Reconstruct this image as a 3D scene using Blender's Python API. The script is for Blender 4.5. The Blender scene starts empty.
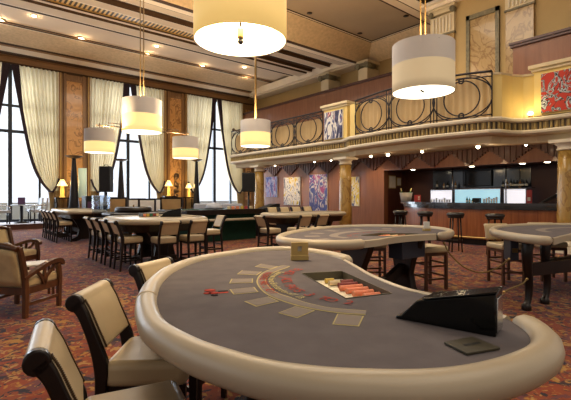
import bpy, bmesh, math, random
from mathutils import Vector, Matrix
random.seed(7)
SC = bpy.context.scene
COL = SC.collection
# ------------------------------------------------------------------ camera
HC = 1.32
FX, FY = 0.638, 0.770          # camera heading in room axes (X along window wall, Y along balcony wall)
FPX = 410.0
def W(x, t, z=0.0):            # x metres right of the camera, t metres ahead -> room coordinates
    return Vector((FX*t + FY*x, FY*t - FX*x, z))
def ray(px):
    l = (px-285.5)/FPX
    return (FX + FY*l, FY - FX*l)
def G(px, py, z):              # photo pixel measured on a horizontal plane
    t = FPX*(HC-z)/(py-196.0)
    return W((px-285.5)/FPX*t, t, z)
def onX(px, X):
    dx, dy = ray(px); return X/dx*dy
def onY(px, Y):
    dx, dy = ray(px); return Y/dy*dx
cam = bpy.data.cameras.new('camera'); camo = bpy.data.objects.new('camera', cam); COL.objects.link(camo)
cam.sensor_width = 36; cam.lens = 36*FPX/571.0; cam.shift_y = -4/571.0; cam.clip_end = 300
camo.location = (0, 0, HC); camo.rotation_euler = (math.pi/2, 0, math.atan2(FY, FX)-math.pi/2)
SC.camera = camo
SC.view_settings.view_transform = 'Standard'
SC.view_settings.look = 'None'
SC.view_settings.exposure = 0.27
SC.view_settings.gamma = 0.93
# ------------------------------------------------------------------ materials
MATS = {}
def nodes(name):
    m = bpy.data.materials.new(name); m.use_nodes = True
    nt = m.node_tree; return m, nt, nt.nodes['Principled BSDF']
def c4(c): return (c[0], c[1], c[2], 1)
def setp(b, rough=0.5, metal=0.0, spec=0.5, coat=0.0, sheen=0.0):
    b.inputs['Roughness'].default_value = rough; b.inputs['Metallic'].default_value = metal
    b.inputs['Specular IOR Level'].default_value = spec
    b.inputs['Coat Weight'].default_value = coat; b.inputs['Sheen Weight'].default_value = sheen
def ramp(nt, stops, interp='LINEAR'):
    r = nt.nodes.new('ShaderNodeValToRGB'); e = r.color_ramp; e.interpolation = interp
    e.elements[0].position = stops[0][0]; e.elements[0].color = c4(stops[0][1])
    e.elements[1].position = stops[-1][0]; e.elements[1].color = c4(stops[-1][1])
    for p, c in stops[1:-1]:
        k = e.elements.new(p); k.color = c4(c)
    return r
def coords(nt, scale=(1,1,1), rot=(0,0,0), loc=(0,0,0), kind='Object'):
    tc = nt.nodes.new('ShaderNodeTexCoord'); mp = nt.nodes.new('ShaderNodeMapping')
    mp.inputs['Scale'].default_value = scale; mp.inputs['Rotation'].default_value = rot; mp.inputs['Location'].default_value = loc
    nt.links.new(tc.outputs[kind], mp.inputs['Vector']); return mp.outputs['Vector']
def bump(nt, b, sock, strength=0.2, dist=0.01):
    bp = nt.nodes.new('ShaderNodeBump'); bp.inputs['Strength'].default_value = strength; bp.inputs['Distance'].default_value = dist
    nt.links.new(sock, bp.inputs['Height']); nt.links.new(bp.outputs['Normal'], b.inputs['Normal'])
def plain(name, c, rough=0.5, metal=0.0, spec=0.5, var=0.10, vs=6.0, coat=0.0, bmp=0.0, sheen=0.0):
    m, nt, b = nodes(name); setp(b, rough, metal, spec, coat, sheen)
    n = nt.nodes.new('ShaderNodeTexNoise'); n.inputs['Scale'].default_value = vs; n.inputs['Detail'].default_value = 4
    nt.links.new(coords(nt), n.inputs['Vector'])
    r = ramp(nt, [(0.3, [x*(1-var) for x in c]), (0.7, [min(1, x*(1+var)) for x in c])])
    nt.links.new(n.outputs['Fac'], r.inputs['Fac']); nt.links.new(r.outputs['Color'], b.inputs['Base Color'])
    if bmp:
        n2 = nt.nodes.new('ShaderNodeTexNoise'); n2.inputs['Scale'].default_value = vs*25
        nt.links.new(coords(nt), n2.inputs['Vector']); bump(nt, b, n2.outputs['Fac'], bmp, 0.004)
    MATS[name] = m; return m
def wood(name, a, c, rough=0.35, scale=(18,18,1.2), coat=0.2, spec=0.5):
    m, nt, b = nodes(name); setp(b, rough, 0, spec, coat)
    n = nt.nodes.new('ShaderNodeTexNoise'); n.inputs['Scale'].default_value = 1.0; n.inputs['Detail'].default_value = 6; n.inputs['Distortion'].default_value = 0.6
    nt.links.new(coords(nt, scale), n.inputs['Vector'])
    r = ramp(nt, [(0.3, a), (0.55, [(x+y)/2 for x, y in zip(a, c)]), (0.75, c)])
    nt.links.new(n.outputs['Fac'], r.inputs['Fac']); nt.links.new(r.outputs['Color'], b.inputs['Base Color'])
    MATS[name] = m; return m
def marble(name, a, c, d, rough=0.25):
    m, nt, b = nodes(name); setp(b, rough, 0, 0.5, 0.3)
    n = nt.nodes.new('ShaderNodeTexNoise'); n.inputs['Scale'].default_value = 1.7; n.inputs['Detail'].default_value = 9; n.inputs['Distortion'].default_value = 1.6
    nt.links.new(coords(nt, (1,1,0.7)), n.inputs['Vector'])
    r = ramp(nt, [(0.30, a), (0.46, c), (0.50, d), (0.54, c), (0.72, a)])
    nt.links.new(n.outputs['Fac'], r.inputs['Fac']); nt.links.new(r.outputs['Color'], b.inputs['Base Color'])
    MATS[name] = m; return m
def emit(name, c, s, base=None):
    m, nt, b = nodes(name); setp(b, 0.6)
    b.inputs['Base Color'].default_value = c4(base or c); b.inputs['Emission Color'].default_value = c4(c); b.inputs['Emission Strength'].default_value = s
    n = nt.nodes.new('ShaderNodeTexNoise'); n.inputs['Scale'].default_value = 3.0
    nt.links.new(coords(nt), n.inputs['Vector'])
    r = ramp(nt, [(0.2, [x*0.92 for x in c]), (0.8, c)])
    nt.links.new(n.outputs['Fac'], r.inputs['Fac']); nt.links.new(r.outputs['Color'], b.inputs['Emission Color'])
    MATS[name] = m; return m
def glass(name, tint=(0.92,0.96,1.0), refl=0.07):
    m, nt, b = nodes(name); nt.nodes.remove(b)
    out = nt.nodes['Material Output']; mix = nt.nodes.new('ShaderNodeMixShader'); mix.inputs[0].default_value = refl
    tr = nt.nodes.new('ShaderNodeBsdfTransparent'); tr.inputs[0].default_value = c4(tint)
    gl = nt.nodes.new('ShaderNodeBsdfGlossy'); gl.inputs['Roughness'].default_value = 0.03
    nt.links.new(tr.outputs[0], mix.inputs[1]); nt.links.new(gl.outputs[0], mix.inputs[2]); nt.links.new(mix.outputs[0], out.inputs['Surface'])
    MATS[name] = m; return m
def art(name, stops, scale=2.0, seed=0.0, dist=2.5, stretch=(1,1,0.6)):
    m, nt, b = nodes(name); setp(b, 0.6, 0, 0.3)
    n = nt.nodes.new('ShaderNodeTexNoise'); n.inputs['Scale'].default_value = scale*.5; n.inputs['Detail'].default_value = 2.5; n.inputs['Distortion'].default_value = dist
    nt.links.new(coords(nt, stretch, loc=(seed, seed*1.7, seed*0.6)), n.inputs['Vector'])
    r = ramp(nt, stops, 'CONSTANT')
    nt.links.new(n.outputs['Fac'], r.inputs['Fac']); nt.links.new(r.outputs['Color'], b.inputs['Base Color'])
    MATS[name] = m; return m
def stripes(name, a, c, freq, axis='X', rough=0.5, sharp=True, kind='Object', metal=0.0):
    m, nt, b = nodes(name); setp(b, rough, metal)
    wv = nt.nodes.new('ShaderNodeTexWave'); wv.wave_type = 'BANDS'; wv.bands_direction = axis; wv.inputs['Scale'].default_value = freq
    nt.links.new(coords(nt, kind=kind), wv.inputs['Vector'])
    r = ramp(nt, [(0.45, a), (0.55, c)] if sharp else [(0.0, a), (1.0, c)])
    nt.links.new(wv.outputs['Fac'], r.inputs['Fac']); nt.links.new(r.outputs['Color'], b.inputs['Base Color'])
    MATS[name] = m; return m
def carpet(name):
    m, nt, b = nodes(name); setp(b, 0.9, 0, 0.1, 0, 0.16); b.inputs['Sheen Roughness'].default_value = 0.4; b.inputs['Sheen Tint'].default_value = (.75,.75,1,1)
    L = nt.links
    def noise(sc, det, dis, loc):
        n = nt.nodes.new('ShaderNodeTexNoise'); n.inputs['Scale'].default_value = sc; n.inputs['Detail'].default_value = det; n.inputs['Distortion'].default_value = dis
        L.new(coords(nt, loc=loc), n.inputs['Vector']); return n.outputs['Fac']
    base = ramp(nt, [(0.3, (0.125,0.028,0.013)), (0.5, (0.20,0.046,0.016)), (0.7, (0.18,0.054,0.024))]); L.new(noise(2.5, 3, 1.0, (0,0,0)), base.inputs['Fac'])
    v = nt.nodes.new('ShaderNodeTexVoronoi'); v.inputs['Scale'].default_value = 2.6; L.new(coords(nt), v.inputs['Vector'])
    def layer(prev, fac, lo, hi, col):
        rr = ramp(nt, [(lo, (0,0,0)), (hi, (1,1,1))]); L.new(fac, rr.inputs['Fac'])
        mx = nt.nodes.new('ShaderNodeMix'); mx.data_type = 'RGBA'; mx.inputs[7].default_value = c4(col)
        L.new(rr.outputs['Color'], mx.inputs[0]); L.new(prev, mx.inputs[6]); return mx.outputs[2]
    c = base.outputs['Color']
    c = layer(c, noise(4.4, 5, 2.0, (3,1,0)), 0.545, 0.58, (0.055,0.026,0.026))
    c = layer(c, noise(5.6, 5, 2.2, (7,4,0)), 0.56, 0.60, (0.29,0.155,0.032))
    c = layer(c, noise(3.0, 2, 2.6, (1,9,0)), 0.59, 0.62, (0.12,0.045,0.045))
    c = layer(c, noise(6.5, 2, 2.0, (5,2,0)), 0.60, 0.63, (0.30,0.18,0.06))
    c = layer(c, noise(7.5, 2, 1.4, (2,6,0)), 0.60, 0.63, (0.022,0.022,0.03))
    L.new(c, b.inputs['Base Color'])
    n2 = noise(160.0, 2, 0, (0,0,0)); bump(nt, b, n2, 0.3, 0.005)
    MATS[name] = m; return m

plain('leather', (0.50,0.40,0.25), 0.36, 0, 0.5, 0.07, 5, bmp=0.05)
plain('rail_leather', (0.42,0.36,0.265), 0.36, 0, 0.5, 0.06, 3, bmp=0.04)
plain('leather_dim', (0.58,0.48,0.33), 0.5, 0, 0.4, 0.08, 5)
wood('dark_wood', (0.006,0.003,0.002), (0.018,0.008,0.005), 0.35, (10,10,1), 0.12, 0.35)
wood('armchair_wood', (0.055,0.020,0.008), (0.12,0.045,0.016), 0.32, (10,10,1.5), 0.3)
plain('beige_fabric', (0.47,0.36,0.20), 0.85, 0, 0.2, 0.12, 10, sheen=0.2)
plain('felt', (0.138,0.125,0.132), 0.95, 0, 0.1, 0.10, 9, bmp=0.15)
plain('felt_print', (0.245,0.215,0.195), 0.95, 0, 0.1, 0.05, 12)
plain('print_yellow', (0.48,0.42,0.20), 0.9, 0, 0.1, 0.08, 20)
plain('print_red', (0.36,0.060,0.045), 0.9, 0, 0.1, 0.12, 20)
plain('print_dark', (0.04,0.03,0.035), 0.9, 0, 0.1, 0.1, 20)
plain('tray_cream', (0.80,0.75,0.60), 0.6, 0, 0.3, 0.06, 10)
plain('tray_dark', (0.08,0.07,0.045), 0.5, 0, 0.4, 0.1, 10)
plain('chip_orange', (0.78,0.28,0.15), 0.45, 0, 0.4, 0.1, 30)
plain('chip_cream', (0.70,0.58,0.36), 0.45, 0, 0.4, 0.1, 30)
plain('chip_yellow', (0.62,0.44,0.08), 0.45, 0, 0.4, 0.1, 30)
plain('chip_red', (0.26,0.05,0.04), 0.45, 0, 0.4, 0.1, 30)
plain('brass', (0.55,0.40,0.16), 0.3, 0.9, 0.5, 0.08, 8)
plain('old_gold', (0.42,0.30,0.11), 0.4, 0.3, 0.5, 0.12, 10)
plain('black_gloss', (0.004,0.004,0.004), 0.12, 0, 0.35, 0.1, 4)
plain('rod_brass', (0.22,0.145,0.06), 0.35, 0.7, 0.5, 0.1, 6)
plain('black_matte', (0.006,0.006,0.007), 0.55, 0, 0.4, 0.1, 6)
plain('black_metal', (0.015,0.014,0.016), 0.4, 0.4, 0.5, 0.1, 6)
plain('steel', (0.55,0.55,0.56), 0.25, 1.0, 0.5, 0.05, 6)
plain('dark_olive', (0.055,0.048,0.030), 0.5, 0, 0.4, 0.1, 8)
plain('bronze', (0.10,0.06,0.03), 0.4, 0.6, 0.5, 0.1, 6)
plain('rope_gold', (0.20,0.14,0.06), 0.8, 0, 0.2, 0.2, 60, bmp=0.4)
carpet('carpet')
plain('plaster', (0.50,0.36,0.17), 0.75, 0, 0.2, 0.05, 1.5)
plain('plaster_cream', (0.66,0.55,0.36), 0.7, 0, 0.2, 0.05, 2)
plain('cream_stone', (0.70,0.62,0.48), 0.55, 0, 0.3, 0.05, 2)
plain('box_yellow', (0.78,0.60,0.24), 0.6, 0, 0.3, 0.04, 2)
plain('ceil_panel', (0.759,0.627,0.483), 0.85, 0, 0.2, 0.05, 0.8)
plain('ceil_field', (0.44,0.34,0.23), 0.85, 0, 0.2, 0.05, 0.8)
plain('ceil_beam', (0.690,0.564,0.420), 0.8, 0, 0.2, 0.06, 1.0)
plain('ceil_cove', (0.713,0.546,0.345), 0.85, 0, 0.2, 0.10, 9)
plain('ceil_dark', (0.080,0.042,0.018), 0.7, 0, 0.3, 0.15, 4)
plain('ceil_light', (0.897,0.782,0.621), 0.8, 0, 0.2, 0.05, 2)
wood('frieze_wood', (0.30,0.165,0.065), (0.40,0.22,0.09), 0.5, (1.5,12,12), 0.1)
wood('pilaster_wood', (0.24,0.125,0.045), (0.40,0.225,0.085), 0.45, (14,14,1), 0.1)
plain('gilt', (0.50,0.33,0.11), 0.42, 0.2, 0.5, 0.1, 6)
marble('gold_marble', (0.62,0.32,0.10), (0.72,0.40,0.14), (0.34,0.15,0.05))
marble('pale_marble', (0.40,0.26,0.10), (0.45,0.30,0.125), (0.25,0.14,0.05))
marble('column_marble', (0.36,0.215,0.05), (0.40,0.25,0.065), (0.25,0.135,0.03))
plain('green_stone', (0.20,0.17,0.10), 0.4, 0, 0.4, 0.3, 14)
wood('mahogany', (0.21,0.080,0.034), (0.30,0.122,0.054), 0.45, (9,9,0.9), 0.1)
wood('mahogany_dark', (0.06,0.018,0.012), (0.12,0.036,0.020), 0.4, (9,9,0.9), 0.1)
wood('zigzag_wood', (0.085,0.028,0.016), (0.14,0.050,0.028), 0.45, (12,12,1), 0.1)
wood('bar_wood', (0.22,0.064,0.018), (0.40,0.145,0.045), 0.35, (16,16,0.8), 0.3)
plain('bar_top', (0.02,0.014,0.018), 0.18, 0, 0.6, 0.1, 5, coat=0.5)
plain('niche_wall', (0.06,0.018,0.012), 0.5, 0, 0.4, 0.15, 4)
plain('mirror_dark', (0.012,0.014,0.018), 0.12, 0, 0.6, 0.1, 3)
stripes('ribbed', (0.035,0.022,0.010), (0.36,0.245,0.085), 4.0, 'Y', 0.45, False)
stripes('grille_slats', (0.05,0.03,0.012), (0.75,0.52,0.20), 2.2, 'X', 0.4, True)
def cloth(name, c, tr=0.5):
    m = plain(name, c, 0.9, 0, 0.1, 0.05, 2); nt = m.node_tree; b = nt.nodes['Principled BSDF']; out = nt.nodes['Material Output']
    t = nt.nodes.new('ShaderNodeBsdfTranslucent'); t.inputs[0].default_value = c4([min(1, x*1.05) for x in c]); mx = nt.nodes.new('ShaderNodeMixShader'); mx.inputs[0].default_value = tr
    nt.links.new(b.outputs[0], mx.inputs[1]); nt.links.new(t.outputs[0], mx.inputs[2]); nt.links.new(mx.outputs[0], out.inputs['Surface'])
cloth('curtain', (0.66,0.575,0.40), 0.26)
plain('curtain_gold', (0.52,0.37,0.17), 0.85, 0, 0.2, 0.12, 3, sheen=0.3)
plain('curtain_trim', (0.050,0.036,0.048), 0.8, 0, 0.2, 0.2, 14)
plain('pleat_fabric', (0.60,0.44,0.24), 0.85, 0, 0.15, 0.06, 2)
plain('window_metal', (0.022,0.026,0.036), 0.4, 0.2, 0.5, 0.08, 4)
glass('pane_glass')
glass('clear_acrylic', (0.86,0.90,0.95), 0.12)
plain('shade_white', (0.70,0.66,0.62), 0.8, 0, 0.2, 0.03, 3)
emit('shade_lit', (1.0,0.76,0.32), 0.80, (0.55,0.42,0.18))
emit('shade_lit_big', (1.0,0.66,0.22), 0.62, (0.50,0.37,0.17))
emit('shade_dim', (1.0,0.76,0.45), 0.25, (0.55,0.46,0.30))
emit('shade_inside', (1.0,0.90,0.70), 2.2)
emit('bulb', (1.0,0.86,0.6), 14.0)
emit('lamp_shade', (1.0,0.72,0.30), 1.3)
emit('lamp_body', (0.9,0.55,0.12), 0.55)
emit('shelf_white', (0.90,0.91,1.0), 0.66)
emit('shelf_blue', (0.42,0.72,0.86), 0.62)
emit('green_lamp', (0.62,0.74,0.55), 0.28)
plain('rail_iron', (0.030,0.024,0.026), 0.4, 0.5, 0.5, 0.15, 8)
plain('off_white', (0.78,0.76,0.72), 0.6, 0, 0.3, 0.04, 4)
plain('chair_grey', (0.45,0.46,0.48), 0.7, 0, 0.3, 0.05, 4)
plain('chair_tan', (0.46,0.30,0.14), 0.7, 0, 0.3, 0.08, 4)
plain('platform_top', (0.50,0.47,0.50), 0.7, 0, 0.3, 0.06, 3)
plain('platform_riser', (0.09,0.035,0.022), 0.5, 0, 0.4, 0.1, 3)
plain('terrace', (0.75,0.77,0.80), 0.8, 0, 0.2, 0.05, 1)
plain('baize_green', (0.010,0.035,0.022), 0.9, 0, 0.15, 0.15, 8)
plain('slate_blue', (0.04,0.045,0.065), 0.3, 0, 0.5, 0.1, 6)
plain('grey_plastic', (0.34,0.36,0.42), 0.35, 0, 0.5, 0.1, 6)
plain('sign_red', (0.42,0.05,0.05), 0.5, 0, 0.4, 0.08, 6)
plain('menu_purple', (0.10,0.05,0.12), 0.5, 0, 0.4, 0.1, 6)
plain('paper', (0.62,0.60,0.55), 0.7, 0, 0.2, 0.05, 8)
plain('bottle_dark', (0.015,0.018,0.014), 0.12, 0, 0.6, 0.1, 6, coat=0.4)
plain('bottle_green', (0.03,0.16,0.09), 0.12, 0, 0.6, 0.1, 6, coat=0.4)
plain('bottle_amber', (0.30,0.15,0.05), 0.15, 0, 0.6, 0.1, 6, coat=0.4)
plain('glass_clear', (0.62,0.66,0.70), 0.12, 0, 0.6, 0.06, 6, coat=0.3)
plain('foil', (0.70,0.55,0.25), 0.35, 0.6, 0.5, 0.1, 8)
plain('seat_black', (0.018,0.016,0.016), 0.3, 0, 0.5, 0.1, 6, coat=0.2)
art('art_blue', [(0, (0.10,0.12,0.34)), (0.42, (0.30,0.30,0.50)), (0.5, (0.50,0.45,0.55)), (0.56, (0.35,0.10,0.25)), (0.62, (0.06,0.08,0.28))], 3.5, 1.0)
art('art_white', [(0, (0.05,0.06,0.12)), (0.38, (0.72,0.70,0.66)), (0.47, (0.15,0.18,0.34)), (0.50, (0.75,0.72,0.68)), (0.60, (0.62,0.46,0.06)), (0.7, (0.70,0.68,0.66))], 3.2, 4.2)
art('art_violet', [(0, (0.07,0.10,0.34)), (0.42, (0.10,0.12,0.36)), (0.47, (0.60,0.58,0.62)), (0.53, (0.12,0.12,0.36)), (0.58, (0.34,0.08,0.24)), (0.64, (0.60,0.56,0.60))], 3.4, 8.5)
art('art_yellow', [(0, (0.12,0.16,0.34)), (0.4, (0.70,0.68,0.62)), (0.5, (0.62,0.50,0.10)), (0.57, (0.70,0.68,0.64)), (0.64, (0.08,0.08,0.16))], 3.2, 12.0)
art('art_streak', [(0, (0.05,0.05,0.10)), (0.40, (0.10,0.11,0.22)), (0.47, (0.70,0.67,0.62)), (0.56, (0.12,0.13,0.25)), (0.62, (0.42,0.09,0.07)), (0.66, (0.70,0.67,0.62))], 4.0, 3.3, 1.5, (1,1.6,0.5))
art('art_red', [(0, (0.50,0.05,0.03)), (0.44, (0.50,0.06,0.03)), (0.47, (0.03,0.03,0.04)), (0.50, (0.45,0.47,0.48)), (0.545, (0.04,0.04,0.05)), (0.575, (0.62,0.62,0.60)), (0.60, (0.46,0.05,0.03))], 4.5, 6.1, 3.0, (1,1,1))
# ------------------------------------------------------------------ mesh builder
class MB:
    def __init__(s): s.v = []; s.f = []; s.m = []; s.sm = []
    def add(s, vs, fs, mi=0, smooth=False):
        o = len(s.v); s.v += [Vector(p) for p in vs]
        for f in fs: s.f.append([i+o for i in f]); s.m.append(mi); s.sm.append(smooth)
        return s
    def box(s, c, d, rz=0.0, mi=0):
        x, y, z = d[0]/2, d[1]/2, d[2]/2; ca, sa = math.cos(rz), math.sin(rz)
        vs = []
        for dz in (-z, z):
            for dx, dy in ((-x,-y), (x,-y), (x,y), (-x,y)):
                vs.append((c[0]+dx*ca-dy*sa, c[1]+dx*sa+dy*ca, c[2]+dz))
        return s.add(vs, [(3,2,1,0), (4,5,6,7), (0,1,5,4), (1,2,6,5), (2,3,7,6), (3,0,4,7)], mi)
    def bb(s, x0, x1, y0, y1, z0, z1, mi=0):
        return s.box(((x0+x1)/2, (y0+y1)/2, (z0+z1)/2), (abs(x1-x0), abs(y1-y0), abs(z1-z0)), 0, mi)
    def quad(s, a, b, c, d, mi=0): return s.add([a, b, c, d], [(0,1,2,3)], mi)
    def prism(s, poly, fn, h0, h1, mi=0, smooth=False):   # poly 2D, fn(u,v,h)->xyz
        n = len(poly)
        vs = [fn(u, v, h0) for u, v in poly] + [fn(u, v, h1) for u, v in poly]
        s.add(vs, [tuple(range(n-1, -1, -1)), tuple(range(n, 2*n))], mi)
        return s.add(vs, [(i, (i+1) % n, n+(i+1) % n, n+i) for i in range(n)], mi, smooth)
    def tube(s, pts, r, seg=8, closed=False, mi=0, cap=True, smooth=True):
        pts = [Vector(p) for p in pts]; n = len(pts)
        rs = r if isinstance(r, (list, tuple)) else [r]*n
        rings = []; prev = None
        for i in range(n):
            a = pts[(i-1) % n] if (closed or i > 0) else pts[i]
            b = pts[(i+1) % n] if (closed or i < n-1) else pts[i]
            d = (b-a)
            if d.length < 1e-9: d = Vector((0,0,1))
            d.normalize()
            if prev is None:
                up = Vector((0,0,1)) if abs(d.z) < 0.9 else Vector((1,0,0))
                u = d.cross(up).normalized()
            else:
                u = (prev - d*prev.dot(d))
                if u.length < 1e-6: u = d.orthogonal()
                u.normalize()
            prev = u; w = d.cross(u)
            rings.append([pts[i]+(u*math.cos(2*math.pi*k/seg)+w*math.sin(2*math.pi*k/seg))*rs[i] for k in range(seg)])
        vs = [p for rg in rings for p in rg]; fs = []
        for i in range(n if closed else n-1):
            j = (i+1) % n
            for k in range(seg):
                fs.append((i*seg+k, i*seg+(k+1) % seg, j*seg+(k+1) % seg, j*seg+k))
        s.add(vs, fs, mi, smooth)
        if cap and not closed:
            s.add(rings[0], [tuple(range(seg-1, -1, -1))], mi); s.add(rings[-1], [tuple(range(seg))], mi)
        return s
    def lathe(s, prof, c=(0,0,0), seg=20, mi=0, smooth=True):  # prof: (r,z)
        vs = []; fs = []; n = len(prof)
        for r, z in prof:
            for k in range(seg):
                a = 2*math.pi*k/seg; vs.append((c[0]+r*math.cos(a), c[1]+r*math.sin(a), c[2]+z))
        for i in range(n-1):
            for k in range(seg):
                fs.append((i*seg+k, i*seg+(k+1) % seg, (i+1)*seg+(k+1) % seg, (i+1)*seg+k))
        s.add(vs, fs, mi, smooth)
        if prof[0][0] > 1e-5: s.add(vs[:seg], [tuple(range(seg-1, -1, -1))], mi)
        if prof[-1][0] > 1e-5: s.add(vs[-seg:], [tuple(range(seg))], mi)
        return s
    def grid(s, fn, nu, nv, mi=0, smooth=True):
        vs = [fn(i/nu, j/nv) for j in range(nv+1) for i in range(nu+1)]
        fs = [(j*(nu+1)+i, j*(nu+1)+i+1, (j+1)*(nu+1)+i+1, (j+1)*(nu+1)+i) for j in range(nv) for i in range(nu)]
        return s.add(vs, fs, mi, smooth)
    def sphere(s, c, r, seg=8, mi=0, sc=(1,1,1)):
        n = max(4, seg//2+1); pr = [(max(1e-4, r*math.sin(math.pi*i/n)), -r*math.cos(math.pi*i/n)) for i in range(n+1)]
        o = len(s.v); s.lathe(pr, (0,0,0), seg, mi)
        for i in range(o, len(s.v)):
            p = s.v[i]; s.v[i] = Vector((p.x*sc[0]+c[0], p.y*sc[1]+c[1], p.z*sc[2]+c[2]))
        return s
    def build(s, name, mats, parent=None, org=None, bevel=0.0, bseg=2, subs=0):
        if org is None:
            r_ = parent
            while r_ is not None and r_.parent is not None: r_ = r_.parent
            org = r_.location.copy() if r_ is not None and r_.get('worldparts') else Vector((0,0,0))
        me = bpy.data.meshes.new(name)
        me.from_pydata([tuple(p-Vector(org)) for p in s.v], [], s.f)
        if not isinstance(mats, (list, tuple)): mats = [mats]
        for m in mats: me.materials.append(MATS[m])
        for i, p in enumerate(me.polygons): p.material_index = s.m[i]; p.use_smooth = s.sm[i]
        bm = bmesh.new(); bm.from_mesh(me); bmesh.ops.remove_doubles(bm, verts=bm.verts, dist=1e-5)
        bmesh.ops.recalc_face_normals(bm, faces=bm.faces); bm.to_mesh(me); bm.free()
        o = bpy.data.objects.new(name, me); COL.objects.link(o)
        if parent is not None: o.parent = parent
        elif org is not None: o.location = org
        if bevel:
            b = o.modifiers.new('bevel', 'BEVEL'); b.width = bevel; b.segments = bseg; b.limit_method = 'ANGLE'; b.harden_normals = False
            for p in me.polygons: p.use_smooth = True
            me.set_sharp_from_angle(angle=math.radians(35)) if hasattr(me, 'set_sharp_from_angle') else None
        if subs:
            q = o.modifiers.new('subs', 'SUBSURF'); q.levels = subs; q.render_levels = subs
        return o
def tag(o, label, cat, group=None, kind=None):
    o['label'] = label; o['category'] = cat
    if group: o['group'] = group
    if kind: o['kind'] = kind
    return o
def thing(name, label, cat, loc=(0,0,0), rz=0.0, group=None, world=True):
    o = bpy.data.objects.new(name, None); COL.objects.link(o); o.empty_display_size = 0.1
    o.location = loc; o.rotation_euler = (0, 0, rz); tag(o, label, cat, group)
    if world: o['worldparts'] = 1
    return o
def cleanup():
    for o in bpy.data.objects:
        if 'worldparts' in o: del o['worldparts']
def dup(root, loc, rz, label, group=None):
    r = root.copy(); COL.objects.link(r); r.location = loc; r.rotation_euler = (0, 0, rz); r['label'] = label
    if group: r['group'] = group
    for ch in list(root.children):
        c = ch.copy(); COL.objects.link(c); c.parent = r
        for g in ch.children:
            d = g.copy(); COL.objects.link(d); d.parent = c
    return r
def struct(name, mb, mats, bevel=0.0):
    o = mb.build(name, mats, None, (0,0,0), bevel); o['kind'] = 'structure'; return o
def crom(pts, n=8, closed=False):
    P = [Vector(p) for p in pts]; N = len(P); out = []
    rng = range(N if closed else N-1)
    for i in rng:
        p0 = P[(i-1) % N] if (closed or i > 0) else P[0]*2-P[1]
        p1 = P[i]; p2 = P[(i+1) % N]
        p3 = P[(i+2) % N] if (closed or i < N-2) else P[-1]*2-P[-2]
        for k in range(n):
            t = k/n; out.append(0.5*((2*p1)+(p2-p0)*t+(2*p0-5*p1+4*p2-p3)*t*t+(3*p1-p0-3*p2+p3)*t**3))
    if not closed: out.append(P[-1])
    return out
def yaw(fx, ft):                # facing given as (right, ahead) of the camera -> room rotation
    d = W(fx, ft); return math.atan2(d.y, d.x)
def ribbon(mb, pts, y0, th, mi=0):   # pts (x,z,w) -> flat curved board in the XZ plane, thickness along y
    P = crom([Vector((p[0], p[1], p[2])) for p in pts], 4)
    Lf, Rt = [], []
    for i, p in enumerate(P):
        a = P[max(0, i-1)]; b = P[min(len(P)-1, i+1)]
        d = Vector((b.x-a.x, b.y-a.y)); d.normalize(); n = Vector((-d.y, d.x))
        Lf.append((p.x+n.x*p.z/2, p.y+n.y*p.z/2)); Rt.append((p.x-n.x*p.z/2, p.y-n.y*p.z/2))
    n = len(Lf)
    for i in range(n-1):
        q = [Lf[i], Lf[i+1], Rt[i+1], Rt[i]]
        for yy in (y0-th/2, y0+th/2):
            mb.add([(u, yy, v) for u, v in q], [(0,1,2,3)], mi)
        mb.add([(Lf[i][0], y0-th/2, Lf[i][1]), (Lf[i+1][0], y0-th/2, Lf[i+1][1]), (Lf[i+1][0], y0+th/2, Lf[i+1][1]), (Lf[i][0], y0+th/2, Lf[i][1])], [(0,1,2,3)], mi)
        mb.add([(Rt[i][0], y0-th/2, Rt[i][1]), (Rt[i+1][0], y0-th/2, Rt[i+1][1]), (Rt[i+1][0], y0+th/2, Rt[i+1][1]), (Rt[i][0], y0+th/2, Rt[i][1])], [(0,1,2,3)], mi)
    for i in (0, n-1):
        mb.add([(Lf[i][0], y0-th/2, Lf[i][1]), (Rt[i][0], y0-th/2, Rt[i][1]), (Rt[i][0], y0+th/2, Rt[i][1]), (Lf[i][0], y0+th/2, Lf[i][1])], [(0,1,2,3)], mi)
    return mb
# ================================================================== ROOM SHELL
YW = 21.0; XR = 14.8; XP = 13.5       # window wall, upper right wall, lower painting wall
XL = -9.0
fl = MB(); fl.quad((XL-3,-6,0), (16,-6,0), (16,YW,0), (XL-3,YW,0)); struct('floor', fl, 'carpet')
pf = MB(); pf.bb(XL, XP, 19.2, YW+0.4, 0, 0.20, 0)
pf.bb(XL, XP, 19.17, 19.199, 0, 0.175, 1); pf.bb(XL, XP, 19.15, 19.2, 0.176, 0.203, 1)
o = struct('platform_floor', pf, ['platform_top', 'platform_riser'])
tr = MB(); tr.quad((XL-20, YW+0.4, 0.0), (30, YW+0.4, 0.0), (30, 70, 0.0), (XL-20, 70, 0.0)); struct('terrace_ground', tr, 'terrace')
# terrace parapet seen through the panes
tp = MB(); tp.bb(XL-20, 30, 27.0, 27.25, 0, 0.95); struct('wall_terrace', tp, 'terrace')
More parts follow.
